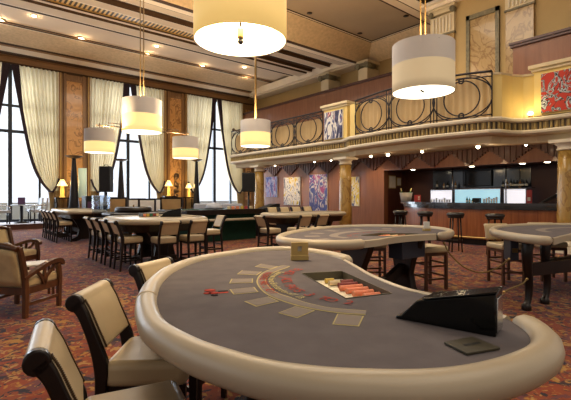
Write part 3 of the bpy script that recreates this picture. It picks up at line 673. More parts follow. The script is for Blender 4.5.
# ================================================================== GAMING TABLES
ZF = .865
def norm2(a, b):
    L = math.hypot(b[0]-a[0], b[1]-a[1]) or 1; return ((b[1]-a[1])/L, -(b[0]-a[0])/L)
def fill_poly(mb, outer, holes, z, mi=0):
    bm = bmesh.new(); edges = []
    for lp in [outer]+holes:
        vs = [bm.verts.new((p[0], p[1], z)) for p in lp]
        for i in range(len(vs)): edges.append(bm.edges.new((vs[i], vs[(i+1) % len(vs)])))
    bmesh.ops.triangle_fill(bm, use_beauty=True, use_dissolve=False, edges=edges)
    bm.verts.index_update(); bm.faces.ensure_lookup_table()
    mb.add([v.co.copy() for v in bm.verts], [[v.index for v in f.verts] for f in bm.faces], mi); bm.free()
def table_body(t, player, dealer, hole=None, n=9, seams=(.5,)):
    """player, dealer: world XY control points; player runs rail start -> rail end, dealer closes the outline"""
    A = [(p.x, p.y) for p in crom([Vector((x, y, 0)) for x, y in player], n)]
    B = [(p.x, p.y) for p in crom([Vector((x, y, 0)) for x, y in [player[-1]]+dealer+[player[0]]], n)]
    loop = A+B[1:-1]
    area = sum(loop[i][0]*loop[(i+1) % len(loop)][1]-loop[(i+1) % len(loop)][0]*loop[i][1] for i in range(len(loop)))
    sg = 1 if area > 0 else -1
    f = MB(); fill_poly(f, loop, [hole] if hole else [], ZF); felt = f.build('felt_top', 'felt', t)
    # wooden body below the felt
    b = MB(); N = len(loop); cx = sum(p[0] for p in loop)/N; cy = sum(p[1] for p in loop)/N
    vs = [(p[0], p[1], ZF-.012) for p in loop]+[(p[0], p[1], .795) for p in loop]
    b.add(vs, [(i, (i+1) % N, N+(i+1) % N, N+i) for i in range(N)], 0)
    fill_poly(b, loop, [], .795)
    b.build('table_frame', 'dark_wood', t)
    # padded rail round the players' side
    sec = [(-.004,.862), (.002,.878), (.016,.890), (.040,.896), (.064,.890), (.081,.874), (.087,.850), (.081,.822), (.064,.802), (.04,.794), (-.004,.797)]
    M = len(A); rings = []
    T = [0]
    for i in range(1, M): T.append(T[-1]+math.dist(A[i], A[i-1]))
    for i in range(M):
        a = A[max(0, i-1)]; c = A[min(M-1, i+1)]; nx, ny = norm2(a, c); nx *= sg; ny *= sg
        d = min(T[i], T[-1]-T[i]); sc = 1.0 if d > .06 else math.sqrt(max(0.05, 1-((.06-d)/.06)**2))
        rings.append([Vector((A[i][0]+nx*(.04+(o-.04)*sc), A[i][1]+ny*(.04+(o-.04)*sc), .85+(z-.85)*sc)) for o, z in sec])
    r = MB(); K = len(sec); vs = [p for q in rings for p in q]
    r.add(vs, [(i*K+k, i*K+(k+1) % K, (i+1)*K+(k+1) % K, (i+1)*K+k) for i in range(M-1) for k in range(K)], 0, True)
    r.add(rings[0], [tuple(range(K))], 0); r.add(rings[-1], [tuple(range(K-1, -1, -1))], 0)
    rail = r.build('padded_rail', 'rail_leather', t)
    # seams across the rail
    for fr in seams:
        i = int(M*fr); q = [p+(p-Vector((A[i][0], A[i][1], .85)))*.012 for p in rings[i]]
        s = MB(); s.tube(q[1:8], .0035, 5); s.build('rail_seam', 'leather_dim', rail)
    # thin pale edge on the dealer's side
    e = MB(); sec2 = [(-.012,.868), (.0,.876), (.014,.868), (.016,.80), (-.012,.80)]; M2 = len(B); vs = []
    for i in range(M2):
        a = B[max(0, i-1)]; c = B[min(M2-1, i+1)]; nx, ny = norm2(a, c); nx *= sg; ny *= sg
        for o, z in sec2: vs.append((B[i][0]+nx*o, B[i][1]+ny*o, z))
    K = 5; e.add(vs, [(i*K+k, i*K+(k+1) % K, (i+1)*K+(k+1) % K, (i+1)*K+k) for i in range(M2-1) for k in range(K)], 0)
    e.add(vs[:K], [tuple(range(K))]); e.add(vs[-K:], [tuple(range(K-1, -1, -1))])
    e.build('dealer_edge', 'rail_leather', t)
    return felt, rail, A, B, (cx, cy)
def tray(t, q, depth=.045, open_x=.38, chips=True):
    """q: four XY corners A far-left, B far-right, C near-right, D near-left"""
    r = MB(); up = ZF
    V = [Vector((p[0], p[1], up)) for p in q]; cc = sum(V, Vector())/4
    I = [p+(cc-p)*.03 for p in V]
    Bt = [Vector((p.x, p.y, up-depth)) for p in I]
    for i in range(4):
        j = (i+1) % 4
        r.quad(V[i]+Vector((0,0,.003)), V[j]+Vector((0,0,.003)), I[j]+Vector((0,0,.003)), I[i]+Vector((0,0,.003)), 1)
        r.quad(I[i]+Vector((0,0,.003)), I[j]+Vector((0,0,.003)), Bt[j], Bt[i], 1)
    r.quad(*Bt, 0)
    tr_ = r.build('chip_tray', ['tray_cream', 'tray_dark'], t)
    g = MB(); n = 9                                # ridges between the rows
    for k in range(1, n):
        a = Bt[0].lerp(Bt[3], k/n); b = Bt[1].lerp(Bt[2], k/n); g.tube([a, b], .004, 4)
    g.build('tray_ridge', 'tray_cream', tr_)
    return Bt
def chip_rows(Bt, spec, place):
    for k, (f, a0, a1, m, lab) in enumerate(spec):
        a = Bt[0].lerp(Bt[3], f); b = Bt[1].lerp(Bt[2], f)
        p0 = a.lerp(b, a0)+Vector((0,0,.016)); p1 = a.lerp(b, a1)+Vector((0,0,.016))
        d = (p1-p0); n = max(3, int(d.length/.0055)); mb = MB(); pts = []; rs = []
        for i in range(n):
            u = p0+d*(i/n); v = p0+d*((i+.82)/n); pts += [u, v]; rs += [.0150, .0150]
            pts += [v+d*(.02/n), p0+d*((i+.98)/n)]; rs += [.0138, .0138]
        mb.tube(pts, rs, 12, smooth=False)
        tag(mb.build('chip_row', m, None, (p0.x, p0.y, p0.z-.015)), lab, 'chips', 'rows of gaming chips in '+place)
def pedestal(t, c, ang, dist=.62, wide=.36):
    """two broad waisted legs joined by a low arched stretcher; ang = direction of the stretcher"""
    ca, sa = math.cos(ang), math.sin(ang)
    def fn_leg(off_):
        def fn(u, v, h): return (c[0]+ca*(off_+h)-sa*u, c[1]+sa*(off_+h)+ca*u, v)
        return fn
    prof = [(-.30,.80), (.30,.80), (.27,.70), (.17,.52), (.13,.36), (.17,.20), (.28,.07), (.30,.0), (.18,.0), (.10,.05), (-.10,.05), (-.18,.0), (-.30,.0), (-.28,.07), (-.17,.20), (-.13,.36), (-.17,.52), (-.27,.70)]
    prof = [(u*wide/.36, v) for u, v in prof]
    for s in (-1, 1):
        m = MB(); m.prism(prof, fn_leg(s*dist-.045), 0, .09); m.build('leg', 'dark_wood', t, bevel=.012)
    m = MB(); st = []
    for i in range(13): st.append((-dist+2*dist*i/12, .40+.08*math.cos(math.pi*(i-6)/6)*-1))
    poly = [(u, z) for u, z in st]+[(u, z-.13) for u, z in reversed(st)]
    m.prism(poly, lambda u, v, h: (c[0]+ca*u-sa*h, c[1]+sa*u+ca*h, v), -.04, .04); m.build('stretcher', 'dark_wood', t)
XY = lambda p: (p.x, p.y)
# ---- first table (nearest)
P1 = [G(345,260.5,ZF), G(327,255.5,ZF), G(291,250.5,ZF), G(258,251.5,ZF), G(237,254.5,ZF), G(203,260.5,ZF), G(178,270,ZF), G(163,282,ZF), G(156.8,296,ZF), G(158,310,ZF), G(168,326,ZF), G(200,344,ZF), G(231,355,ZF), G(271,366,ZF), G(311,372,ZF), G(351,375,ZF), G(410,376,ZF), G(455,372.5,ZF), G(490,365,ZF), G(515,356,ZF), G(529,347.5,ZF), G(531,338,ZF), G(522,328,ZF), G(507,319,ZF)]
D1 = [G(478,306,ZF), G(450,300,ZF), G(427,294.5,ZF), G(406,289.5,ZF), G(388,283,ZF), G(371,275.5,ZF), G(358,268,ZF)]
P1 = [XY(p) for p in P1]; D1 = [XY(p) for p in D1]
cc = (sum(p[0] for p in P1)/len(P1), sum(p[1] for p in P1)/len(P1))
t1 = thing('blackjack_table', 'grey felt blackjack table with thick cream padded rail, nearest the camera, holding the card shoe', 'gaming table', (cc[0], cc[1], 0))
TQ1 = [XY(G(301,273.4,ZF)), XY(G(342,271.2,ZF)), XY(G(392.5,293.6,ZF)), XY(G(346,299,ZF))]
felt1, rail1, A1, B1, c1 = table_body(t1, P1, D1, TQ1, seams=(.352,))
Bt1 = tray(t1, TQ1)
pedestal(t1, XY(W(.12, 1.92)), yaw(-.45, 1.0), .48, .36)
ZP = ZF+.0015
def flatpoly(mb, pts, z, mi=0):
    fill_poly(mb, pts, [], z, mi)
boxes = [[(254.6,266.8),(261.3,264),(278,266.6),(271.8,269.2)], [(236.8,274.4),(242,270.6),(262.2,271.9),(256.9,275.5)], [(228.9,283.7),(231.5,279),(253,278.7),(252.9,283)], [(233.3,294.8),(229.4,289.6),(254.3,287.3),(258.7,292.5)],
         [(256,307),(244,301.7),(268.3,296.8),(279.2,301.7)], [(297.1,318.5),(277.9,313.3),(295.4,306.6),(315.2,311)], [(359,326.9),(332.2,324.7),(337.4,314),(364,316.3)]]
for q in boxes:
    w_ = [G(a, b, ZF) for a, b in q]; c = sum(w_, Vector())/4; bo = MB(); bx_ = MB()
    flatpoly(bo, [XY(p) for p in w_], ZP, 0); flatpoly(bx_, [XY(p+(c-p)*.10) for p in w_], ZP+.001, 0)
    o = bx_.build('betting_box', 'felt_print', felt1, t1.location)
    bo.build('betting_box_border', 'print_yellow', felt1, t1.location)
arc_o = [(284,265.3),(277.7,266.9),(262.8,272.7),(256.6,280.6),(260,289),(270,296.6),(291,304.4),(314,309.8),(340,313.6),(365.4,315.4)]
arc_i = [(290,266.4),(287.3,267.9),(275,272.6),(266.3,279.6),(269.8,287.2),(278.5,293.3),(290,297.2),(306,302.6),(331.3,308),(366.3,310.9)]
ao = crom([G(a, b, ZF) for a, b in arc_o], 8); ai = crom([G(a, b, ZF) for a, b in arc_i], 8)
def strip(A_, B_, u, v, z, name, m):
    mb = MB()
    for i in range(len(A_)-1):
        q = [A_[i].lerp(B_[i], u), A_[i+1].lerp(B_[i+1], u), A_[i+1].lerp(B_[i+1], v), A_[i].lerp(B_[i], v)]
        mb.quad(*[(p.x, p.y, z) for p in q])
    return mb.build(name, m, felt1, t1.location)
strip(ao, ai, 0, 1, ZP, 'insurance_border', 'print_yellow'); strip(ao, ai, .12, .88, ZP+.001, 'insurance_band', 'felt_print')
def glyphs(ch, size):
    cu = bpy.data.curves.new('tmp', 'FONT'); cu.body = ch; cu.size = size; cu.align_x = 'CENTER'; cu.offset = size*.004
    o = bpy.data.objects.new('tmp', cu); COL.objects.link(o)
    dg = bpy.context.evaluated_depsgraph_get(); dg.update(); me = o.evaluated_get(dg).to_mesh()
    vs = [v.co.copy() for v in me.vertices]; fs = [list(p.vertices) for p in me.polygons]
    o.evaluated_get(dg).to_mesh_clear(); bpy.data.objects.remove(o); bpy.data.curves.remove(cu); return vs, fs
def text_arc(text, path, size, z, name, mat_, parent, org, s0=0.0, s1=1.0):
    L = [0]
    for i in range(1, len(path)): L.append(L[-1]+(path[i]-path[i-1]).length)
    def P(s):
        s = min(max(s, 0), L[-1]-1e-6)
        for i in range(1, len(path)):
            if s <= L[i]:
                d = path[i]-path[i-1]; return path[i-1]+d*((s-L[i-1])/(L[i]-L[i-1])), d.normalized()
    mb = MB(); n = len(text)
    for k, ch in enumerate(text):
        if ch == ' ':
            mb.build(name, mat_, parent, org); mb = MB(); continue
        p, d = P(L[-1]*(s0+(s1-s0)*(k+.5)/n)); up = Vector((-d.y, d.x, 0))
        vs, fs = glyphs(ch, size)
        mb.add([(p.x+d.x*v.x+up.x*v.y, p.y+d.y*v.x+up.y*v.y, z) for v in vs], fs)
    return mb.build(name, mat_, parent, org)
mid = [a.lerp(b, .30) for a, b in zip(ao, ai)]
text_arc('INSURANCE PAYS 2 TO 1', mid, .062, ZP+.003, 'insurance_word', 'print_red', felt1, t1.location, .20, .62)
yel = [a.lerp(b, 1.25) for a, b in zip(ao, ai)]
text_arc('Dealer must draw to 16 and stand on all 17s', yel, .056, ZP+.003, 'rule_word', 'print_yellow', felt1, t1.location, .18, .74)
redp = crom([G(a, b, ZF) for a, b in [(296,269),(286,272.5),(281.5,278.5),(284,286),(294,292.3),(313,298.5),(333,302.8),(352,305.5)]], 8)
text_arc('BLACK JACK PAYS 3 TO 2', redp, .082, ZP+.003, 'payout_word', 'print_red', felt1, t1.location, .0, 1.0)
lg = MB(); 
for a, b, r_ in ((210,290.6,.028), (213.5,293.2,.024), (207.5,293.5,.02)):
    p = G(a, b, ZF); lg.lathe([(.001,0), (r_,0), (r_,.0006), (.001,.0006)], (p.x, p.y, ZP), 10)
lg.build('emblem', 'print_red', felt1, t1.location)
lg = MB(); p = G(214.5,295.5,ZF); lg.lathe([(.001,0), (.018,0), (.018,.0008), (.001,.0008)], (p.x, p.y, ZP), 8); lg.build('emblem_dot', 'print_dark', felt1, t1.location)
lg = MB(); flatpoly(lg, [XY(G(a, b, ZF)) for a, b in [(218,291.2),(228,290.4),(228,291.6),(218,292.4)]], ZP); lg.build('emblem_bar', 'print_dark', felt1, t1.location)
lg = MB(); flatpoly(lg, [XY(G(a, b, ZF)) for a, b in [(218,292.6),(228.5,291.8),(228.5,293),(218,293.8)]], ZP); lg.build('emblem_underline', 'print_red', felt1, t1.location)
chip_rows(Bt1, [(.17,.42,.62,'chip_yellow','short row of yellow chips, farthest from the players in the near table tray'), (.28,.40,.66,'chip_cream','row of cream chips in the near table tray'), (.28,.68,.98,'chip_red','dark red chips at the far end of the cream row in the near table tray'),
    (.39,.52,.97,'chip_red','row of dark red chips between the cream and orange rows'), (.50,.44,.97,'chip_orange','orange chip row next to the dark red chips, first of the orange rows'), (.61,.47,.97,'chip_orange','second orange chip row counting from the dark red chips'),
    (.72,.50,.96,'chip_orange','third orange chip row counting from the dark red chips'), (.83,.60,.97,'chip_orange','fourth orange chip row counting from the dark red chips'), (.93,.70,.97,'chip_orange','last and shortest orange chip row, at the tray edge nearest the betting boxes')], 'the near table tray')
# brass sign holder on the far rail of the first table
p = G(299.5, 260, ZF); hx = yaw(1, .08)
sh = thing('sign_holder', 'small square gold-coloured sign holder with a hole, on the far edge of the nearest felt', 'sign holder', (p.x, p.y, ZF+.001), hx-math.pi*0, world=False)
m = MB(); m.bb(-.062,.062,-.03,.03,0,.038); m.build('holder_base', 'old_gold', sh, (0,0,0), bevel=.004)
m = MB()
for a, b, c, d in ((-.06,-.015,.038,.125), (.015,.06,.038,.125), (-.015,.015,.038,.062), (-.015,.015,.098,.125)): m.bb(a, b, -.02, .025, c, d)
m.build('holder_plate', 'old_gold', sh, (0,0,0))
m = MB(); m.bb(-.015,.015,.0,.006,.062,.098); m.build('holder_card', 'paper', sh, (0,0,0))
# black card shoe
F1, F2 = G(395.6,318.6,ZF), G(495.9,337.8,ZF); d = F2-F1; Ls = d.length; ay = math.atan2(d.y, d.x)
cs = thing('card_shoe', 'glossy black wedge-shaped card shoe on the nearest felt', 'card shoe', (F1.x, F1.y, ZF+.001), ay, world=False)
prof = [(0,0), (.0,.010), (.02,.016), (.078,.078), (Ls,.138), (Ls,0)]
m = MB(); m.prism(prof, lambda u, v, h: (u, h, v), 0, .105); m.build('shoe_body', 'black_gloss', cs, (0,0,0), bevel=.004)
m = MB(); m.prism([(.10,.0845), (Ls+.004,.1405), (Ls+.004,.147), (.10,.090)], lambda u, v, h: (u, h, v), -.004, .112); m.build('shoe_lid', 'black_gloss', cs, (0,0,0), bevel=.003)
m = MB(); m.prism([(.14,.094), (.25,.118), (.25,.120), (.14,.096)], lambda u, v, h: (u, h, v), .03, .08); m.build('lid_slot', 'black_matte', cs, (0,0,0))
m = MB(); m.bb(Ls-.001, Ls+.004, .012, .094, .01, .122); m.build('end_plate', 'steel', cs, (0,0,0), bevel=.002)
# dark plate with a slot beside the shoe
q = [G(a, b, ZF) for a, b in [(444,344.5),(472,338.8),(500.4,350.2),(466.8,356.2)]]; c = sum(q, Vector())/4
pl = thing('slot_plate', 'flat dark square plate with a slot, on the felt before the card shoe', 'plate', (c.x, c.y, ZF+.001))
m = MB(); N_ = 4; vs = [(p.x, p.y, ZF+.001) for p in q]+[(p.x, p.y, ZF+.009) for p in q]; m.add(vs, [(3,2,1,0), (4,5,6,7), (0,1,5,4), (1,2,6,5), (2,3,7,6), (3,0,4,7)]); m.build('plate_body', 'dark_olive', pl, bevel=.002)
m = MB(); a, b = (q[0]+q[3])/2, (q[1]+q[2])/2; u = (b-a); v = (q[3]-q[0]).normalized()*.006
e0, e1 = a+u*.28, a+u*.80; zz_ = ZF+.0098
m.quad(*[(p.x, p.y, zz_) for p in (e0-v, e1-v, e1+v, e0+v)]); m.build('money_slot', 'black_matte', pl)
# ---- second table
def CW(l): return [XY(W(a, b)) for a, b in l]
P2 = CW([(.76,4.10), (.62,4.02), (.42,3.99), (.22,4.06), (.06,4.2), (-.02,4.42), (.02,4.75), (.16,5.12), (.42,5.55), (.80,5.92), (1.2,6.08), (1.6,6.05), (1.92,5.88), (2.09,5.60), (2.08,5.28), (1.92,4.98), (1.78,4.86)])
D2 = CW([(1.62,4.80), (1.40,4.68), (1.15,4.48), (.95,4.25)])
c = (sum(p[0] for p in P2)/len(P2), sum(p[1] for p in P2)/len(P2))
t2 = thing('blackjack_table', 'second blackjack table with cream rail and a chip tray, just behind the nearest one', 'gaming table', (c[0], c[1], 0))
TQ2 = [XY(W(.86,4.72)), XY(W(1.15,5.02)), XY(W(1.62,4.95)), XY(W(1.22,4.62))]
felt2, rail2, A2, B2, c2 = table_body(t2, P2, D2, TQ2)
Bt2 = tray(t2, TQ2, .04)
chip_rows(Bt2, [(.3,.25,.9,'chip_orange','orange chip row in the second table tray, farther one'), (.5,.3,.9,'chip_cream','cream chip row in the second table tray'), (.7,.35,.9,'chip_orange','orange chip row in the second table tray, nearer one')], 'the second table tray')
pedestal(t2, XY(W(1.16, 4.98)), yaw(1, .60), .40, .34)
m = MB(); a_ = yaw(.78, .62); p = W(1.50, 5.0)
db = thing('drop_box', 'dark blue-black metal drop box hanging under the second table', 'drop box', (p.x, p.y, .578), a_, world=False)
m = MB(); m.bb(-.26,.20,-.10,.10,0,.20); m.build('box_body', 'slate_blue', db, (0,0,0), bevel=.006)
m = MB(); m.bb(.20,.205,-.09,.09,.01,.23); m.bb(-.14,.08,-.06,.06,.20,.209); m.build('box_lid', 'black_metal', db, (0,0,0))
for k, (uu, dd) in enumerate(((.30,4.85), (.52,4.9), (.62,5.2))): pass
lay = MB(); lo = MB()
arc2 = crom([W(a, b, 0) for a, b in [(.62,4.40), (.50,4.62), (.56,4.92), (.76,5.22), (1.06,5.42), (1.40,5.45)]], 8)
arc2b = crom([W(a, b, 0) for a, b in [(.70,4.46), (.60,4.64), (.66,4.88), (.83,5.12), (1.09,5.30), (1.40,5.34)]], 8)
for i in range(len(arc2)-1): lay.quad(*[(p.x, p.y, ZP) for p in (arc2[i], arc2[i+1], arc2b[i+1], arc2b[i])])
lay.build('insurance_band', 'felt_print', felt2, t2.location)
bx_ = MB()
for a, b, an in ((.40,4.30,.6), (.30,4.62,.1), (.38,4.98,-.4), (.60,5.34,-.8), (.98,5.60,-1.2), (1.40,5.66,-1.6)):
    p = W(a, b); r_ = yaw(math.cos(an), math.sin(an)); bx_ = MB(); bx_.box((p.x, p.y, ZP), (.17,.13,.001), r_); bx_.build('betting_box', 'felt_print', felt2, t2.location)
text_arc('BLACK JACK PAYS 3 TO 2', list(reversed([a.lerp(b, 1.9) for a, b in zip(arc2, arc2b)])), .08, ZP+.002, 'payout_word', 'print_red', felt2, t2.location)
p = W(1.84, 5.35)
sh2 = thing('sign_holder', 'small brass sign holder on the rounded end of the second table', 'sign holder', (p.x, p.y, ZF+.001), yaw(1, .2), world=False)
m = MB(); m.bb(-.045,.045,-.03,.03,0,.03); m.build('holder_base', 'old_gold', sh2, (0,0,0), bevel=.003)
m = MB(); m.bb(-.04,.04,-.012,.012,.03,.12); m.build('holder_plate', 'paper', sh2, (0,0,0), bevel=.003)
# ---- third table
P3 = CW([(2.84,4.36), (2.76,4.42), (2.70,4.62), (2.69,4.95), (2.76,5.35), (2.98,5.75), (3.35,6.12), (3.85,6.36), (4.4,6.42), (4.95,6.25), (5.3,5.9), (5.4,5.5), (5.28,5.2)])
D3 = CW([(5.0,5.25), (4.4,5.35), (3.75,5.15), (3.2,4.70)])
c = (sum(p[0] for p in P3)/len(P3), sum(p[1] for p in P3)/len(P3))
t3 = thing('blackjack_table', 'third blackjack table with turned dark legs, cut off at the photo edge beside the column', 'gaming table', (c[0], c[1], 0))
felt3, rail3, A3, B3, c3 = table_body(t3, P3, D3)
for (a, b, s) in ((2.83,4.78,1), (3.22,5.06,1), (4.55,5.50,-1), (4.75,6.05,-1)):
    m = MB(); p = W(a, b); dd = (W(4.0, 5.6)-p).normalized()
    pts = [p+Vector((0,0,.80)), p-dd*.03+Vector((0,0,.66)), p-dd*.02+Vector((0,0,.5)), p+dd*.02+Vector((0,0,.28)), p+dd*.0+Vector((0,0,.12)), p-dd*.04+Vector((0,0,.05)), p-dd*.045+Vector((0,0,0.0))]
    m.tube(crom(pts, 4), [.068-.030*min(1, i/16) + (.016 if i > 19 else 0) for i in range(25)], 10); m.build('leg', 'dark_wood', t3)
m = MB()
for (a, b), (c_, d_) in (((2.85,4.80),(4.55,5.5)), ((3.22,5.06),(4.75,6.05))):
    p, q_ = W(a, b, .46), W(c_, d_, .46); dd = q_-p; m.box(((p+q_)/2)[:], (dd.length, .05, .15), math.atan2(dd.y, dd.x))
m.build('stretcher', 'dark_wood', t3)
lay = MB(); a3 = crom([W(a, b, 0) for a, b in [(3.25,5.15), (3.35,5.5), (3.65,5.8), (4.05,5.95), (4.5,5.95)]], 8); b3 = crom([W(a, b, 0) for a, b in [(3.36,5.15), (3.45,5.45), (3.71,5.70), (4.08,5.84), (4.5,5.84)]], 8)
for i in range(len(a3)-1): lay.quad(*[(p.x, p.y, ZP) for p in (a3[i], a3[i+1], b3[i+1], b3[i])])
lay.build('insurance_band', 'felt_print', felt3, t3.location)
for k, (a, b, s_, m_, lab, cat) in enumerate(((2.74,4.98,(.10,.16,.24),'slate_blue','small dark drop box under the rounded end of the third table','drop box'), (4.15,5.22,(.60,.20,.10),'dark_wood','long dark drawer box under the dealer side of the third table','drawer box'))):
    p = W(a, b); o = thing('drop_box' if k == 0 else 'drawer_box', lab, cat, (p.x, p.y, .79-s_[2]), yaw(1, 0), world=False)
    m = MB(); m.bb(-s_[0]/2, s_[0]/2, -s_[1]/2, s_[1]/2, 0, s_[2]); m.build('box_body', m_, o, (0,0,0), bevel=.005)
    m = MB(); m.bb(-.03,.03,-s_[1]/2-.012,-s_[1]/2,s_[2]*.4,s_[2]*.6); m.build('handle', 'brass', o, (0,0,0))
# rope barriers between the tables
def rope(pts, lab):
    P = crom([Vector(p) for p in pts], 8); m = MB(); m.tube(P, .009, 7); t = thing('barrier_rope', lab, 'rope', P[0]); m.build('rope_cord', 'rope_gold', t)
    m = MB(); m.sphere(P[0], .016, 8); m.sphere(P[-1], .016, 8); m.build('rope_hook', 'brass', t)
def D(px, py, t): return W((px-285.5)/FPX*t, t, HC-(py-196)*t/FPX)
rope([D(444,243,5.0), D(450,254,4.95), D(464,267,4.9), D(481,272.5,4.85), D(497,268,4.8), D(509,259,4.75)], 'gold barrier rope sagging between the second and third tables')
rope([D(504,292,4.3), D(512,288,4.4), D(522,284,4.55), D(527,279,4.68)], 'short gold barrier rope behind the card shoe, tied to the third table leg')
# ---- long gaming tables farther back
def long_table(name, label, x0, x1, y0, y1, rad=.35, body='dark_wood', top='rail_leather', extra=True):
    cx, cy = (x0+x1)/2, (y0+y1)/2; t = thing(name, label, 'gaming table', (cx, cy, 0))
    def rr(d, r):
        out = []
        for (ux, uy, a0) in ((x1-r,y1-r,0), (x0+r,y1-r,90), (x0+r,y0+r,180), (x1-r,y0+r,270)):
            for k in range(7):
                a = math.radians(a0+k*15); out.append((ux+(r-d)*math.cos(a), uy+(r-d)*math.sin(a)))
        return out
    o_, i_ = rr(0, rad), rr(.13, rad)
    m = MB(); N = len(o_); sec = [(0.13,.895), (.10,.905), (.05,.905), (.01,.88), (0,.85), (.02,.81), (.06,.80)]
    rings = [rr(d, rad) for d, z in sec]
    for k in range(len(sec)-1):
        for i in range(N):
            j = (i+1) % N; m.add([(*rings[k][i],sec[k][1]), (*rings[k][j],sec[k][1]), (*rings[k+1][j],sec[k+1][1]), (*rings[k+1][i],sec[k+1][1])], [(0,1,2,3)], 0, True)
    m.build('padded_rail', top, t)
    m = MB(); fill_poly(m, i_, [], .885); m.build('table_top', top, t)
    m = MB(); p_ = rr(.08, rad); vs = [(*p, .80) for p in p_]+[(*p, .66) for p in rr(.14, rad)]; m.add(vs, [(i, (i+1) % N, N+(i+1) % N, N+i) for i in range(N)]); fill_poly(m, rr(.14, rad), [], .66); fill_poly(m, p_, [], .80); m.build('apron', body, t)
    wide = (x1-x0) > (y1-y0)
    for yy in ((x0+.55, x1-.55) if wide else (y0+.55, y1-.55)):
        m = MB(); pr = [(-.34,.66), (.34,.66), (.24,.5), (.17,.34), (.22,.14), (.40,.06), (.42,0), (.26,0), (.12,.05), (-.12,.05), (-.26,0), (-.42,0), (-.40,.06), (-.22,.14), (-.17,.34), (-.24,.5)]
        m.prism(pr, (lambda u, v, h: (yy+h, cy+u, v)) if wide else (lambda u, v, h: (cx+u, yy+h, v)), -.05, .05); m.build('leg', body, t)
    m = MB(); m.bb(x0+.55, x1-.55, cy-.04, cy+.04, .2, .32) if wide else m.bb(cx-.04, cx+.04, y0+.55, y1-.55, .2, .32); m.build('stretcher', body, t)
    return t
long_table('gaming_table', 'long cream-topped gaming table with stools along two sides, behind the nearest felt', 2.38, 4.15, 7.10, 9.0, .55)
long_table('gaming_table', 'cream-topped gaming table by the wood wall with the white and violet paintings', 5.95, 8.35, 7.3, 8.4)
long_table('gaming_table', 'far gaming table by the platform step, with the farthest row of four stools', 2.62, 3.75, 12.6, 15.4)
long_table('gaming_table', 'dark-topped gaming table between the long cream table and the white chairs, carrying the roulette wheel', 3.05, 4.75, 10.2, 11.2, .2, 'dark_wood', 'dark_wood')
# dark green table with a cream ledge
tg = thing('roulette_table', 'dark table with green skirt and low cream ledge, beyond the long cream table', 'gaming table', (6.25, 11.3, 0))
m = MB(); m.bb(5.15,7.45,10.45,12.2,.0,.80); m.build('green_skirt', 'baize_green', tg)
m = MB(); m.bb(5.05,7.60,10.40,12.3,.80,.90); m.bb(5.05,7.60,10.32,10.40,.78,.93); m.build('table_top', 'dark_wood', tg, bevel=.01)
m = MB(); m.bb(5.0,7.65,10.16,10.36,.60,.665); m.build('padded_ledge', 'rail_leather', tg, bevel=.02, bseg=3)
m = MB(); m.bb(5.3,7.3,10.6,12.1,.901,.906); m.build('felt_top', 'baize_green', tg)
# ================================================================== SEATS
def make_stool(label):
    t = thing('padded_stool', label, 'chair', (0,0,0), 0, None, world=False)
    m = MB(); m.bb(-.20,.165,-.21,.21,.482,.597); m.build('seat', 'leather', t, (0,0,0), bevel=.035, bseg=4)
    m = MB(); m.bb(-.20,.14,-.19,.19,.462,.49); m.build('seat_frame', 'dark_wood', t, (0,0,0))
    post = [(-.245,.0,.034), (-.222,.25,.038), (-.205,.48,.050), (-.205,.58,.062), (-.230,.67,.050), (-.260,.75,.044), (-.285,.81,.046), (-.315,.855,.056)]
    for s in (-1, 1):
        m = MB(); ribbon(m, post, s*.197, .036); m.tube([(-.318,s*.179,.855), (-.318,s*.215,.855)], .038, 14); m.build('back_post', 'dark_wood', t, (0,0,0), bevel=.006)
        m = MB(); m.prism([(-.021,-.021), (.021,-.021), (.021,.021), (-.021,.021)], lambda u, v, h: (.135+u*(.7+.3*h/.5), s*.175+v*(.7+.3*h/.5), h), 0, .48); m.build('front_leg', 'dark_wood', t, (0,0,0))
    # padded back: follows the posts and rolls over at the top
    cl = crom([Vector((x, z, 0)) for x, z in [(-.213,.645), (-.232,.69), (-.258,.75), (-.280,.805), (-.305,.85)]], 5)
    fr = []; bk = []
    for i, p in enumerate(cl):
        a = cl[max(0, i-1)]; b = cl[min(len(cl)-1, i+1)]; d = (b-a).normalized(); n = Vector((d.y, -d.x, 0)); th = .026
        fr.append((p.x+n.x*th, p.y+n.y*th)); bk.append((p.x-n.x*th, p.y-n.y*th))
    top = [(-.318+.036*math.cos(a), .856+.036*math.sin(a)) for a in [math.radians(15+i*25) for i in range(8)]]
    poly = fr+top+list(reversed(bk))
    m = MB(); m.prism(poly, lambda u, v, h: (u, h, v), -.182, .182, 0, True); m.build('padded_back', 'leather', t, (0,0,0), bevel=.01)
    for s in (-1, 1):
        m = MB(); pts = []; rs = []
        C_ = crom([Vector((x, s*.176, z)) for x, z in fr[::4]+[fr[-1]]], 14)
        m.tube(C_, [.0068 if i % 2 else .0035 for i in range(len(C_))], 6); m.build('nail_trim', 'bronze', t, (0,0,0))
    for s in (-1, 1):
        m = MB(); m.bb(-.215,.135,s*.178-.012,s*.178+.012,.16,.19); m.build('side_rung', 'dark_wood', t, (0,0,0))
    m = MB(); m.bb(.125,.145,-.17,.17,.20,.235); m.build('foot_rung', 'dark_wood', t, (0,0,0))
    m = MB(); m.bb(-.225,-.205,-.18,.18,.26,.285); m.build('rear_rung', 'dark_wood', t, (0,0,0))
    return t
def at(x, t, fx, ft): p = W(x, t); return (p.x, p.y, 0), yaw(fx, ft)
stool = make_stool('cream leather stool with rolled back, cropped by the photo corner, nearest the camera')
stool.location, stool.rotation_euler[2] = (lambda q: (q[0], q[1]))(at(-.498, 1.425, .89, .455))
G1 = 'stools round the nearest blackjack table'; stool['group'] = G1
stool_scale = (1, .86, 1); stool.scale = stool_scale
l, r = at(-.605, 1.965, 1, .05); dup(stool, l, r, 'cream leather stool by the nearest table with its whole seat showing', G1)
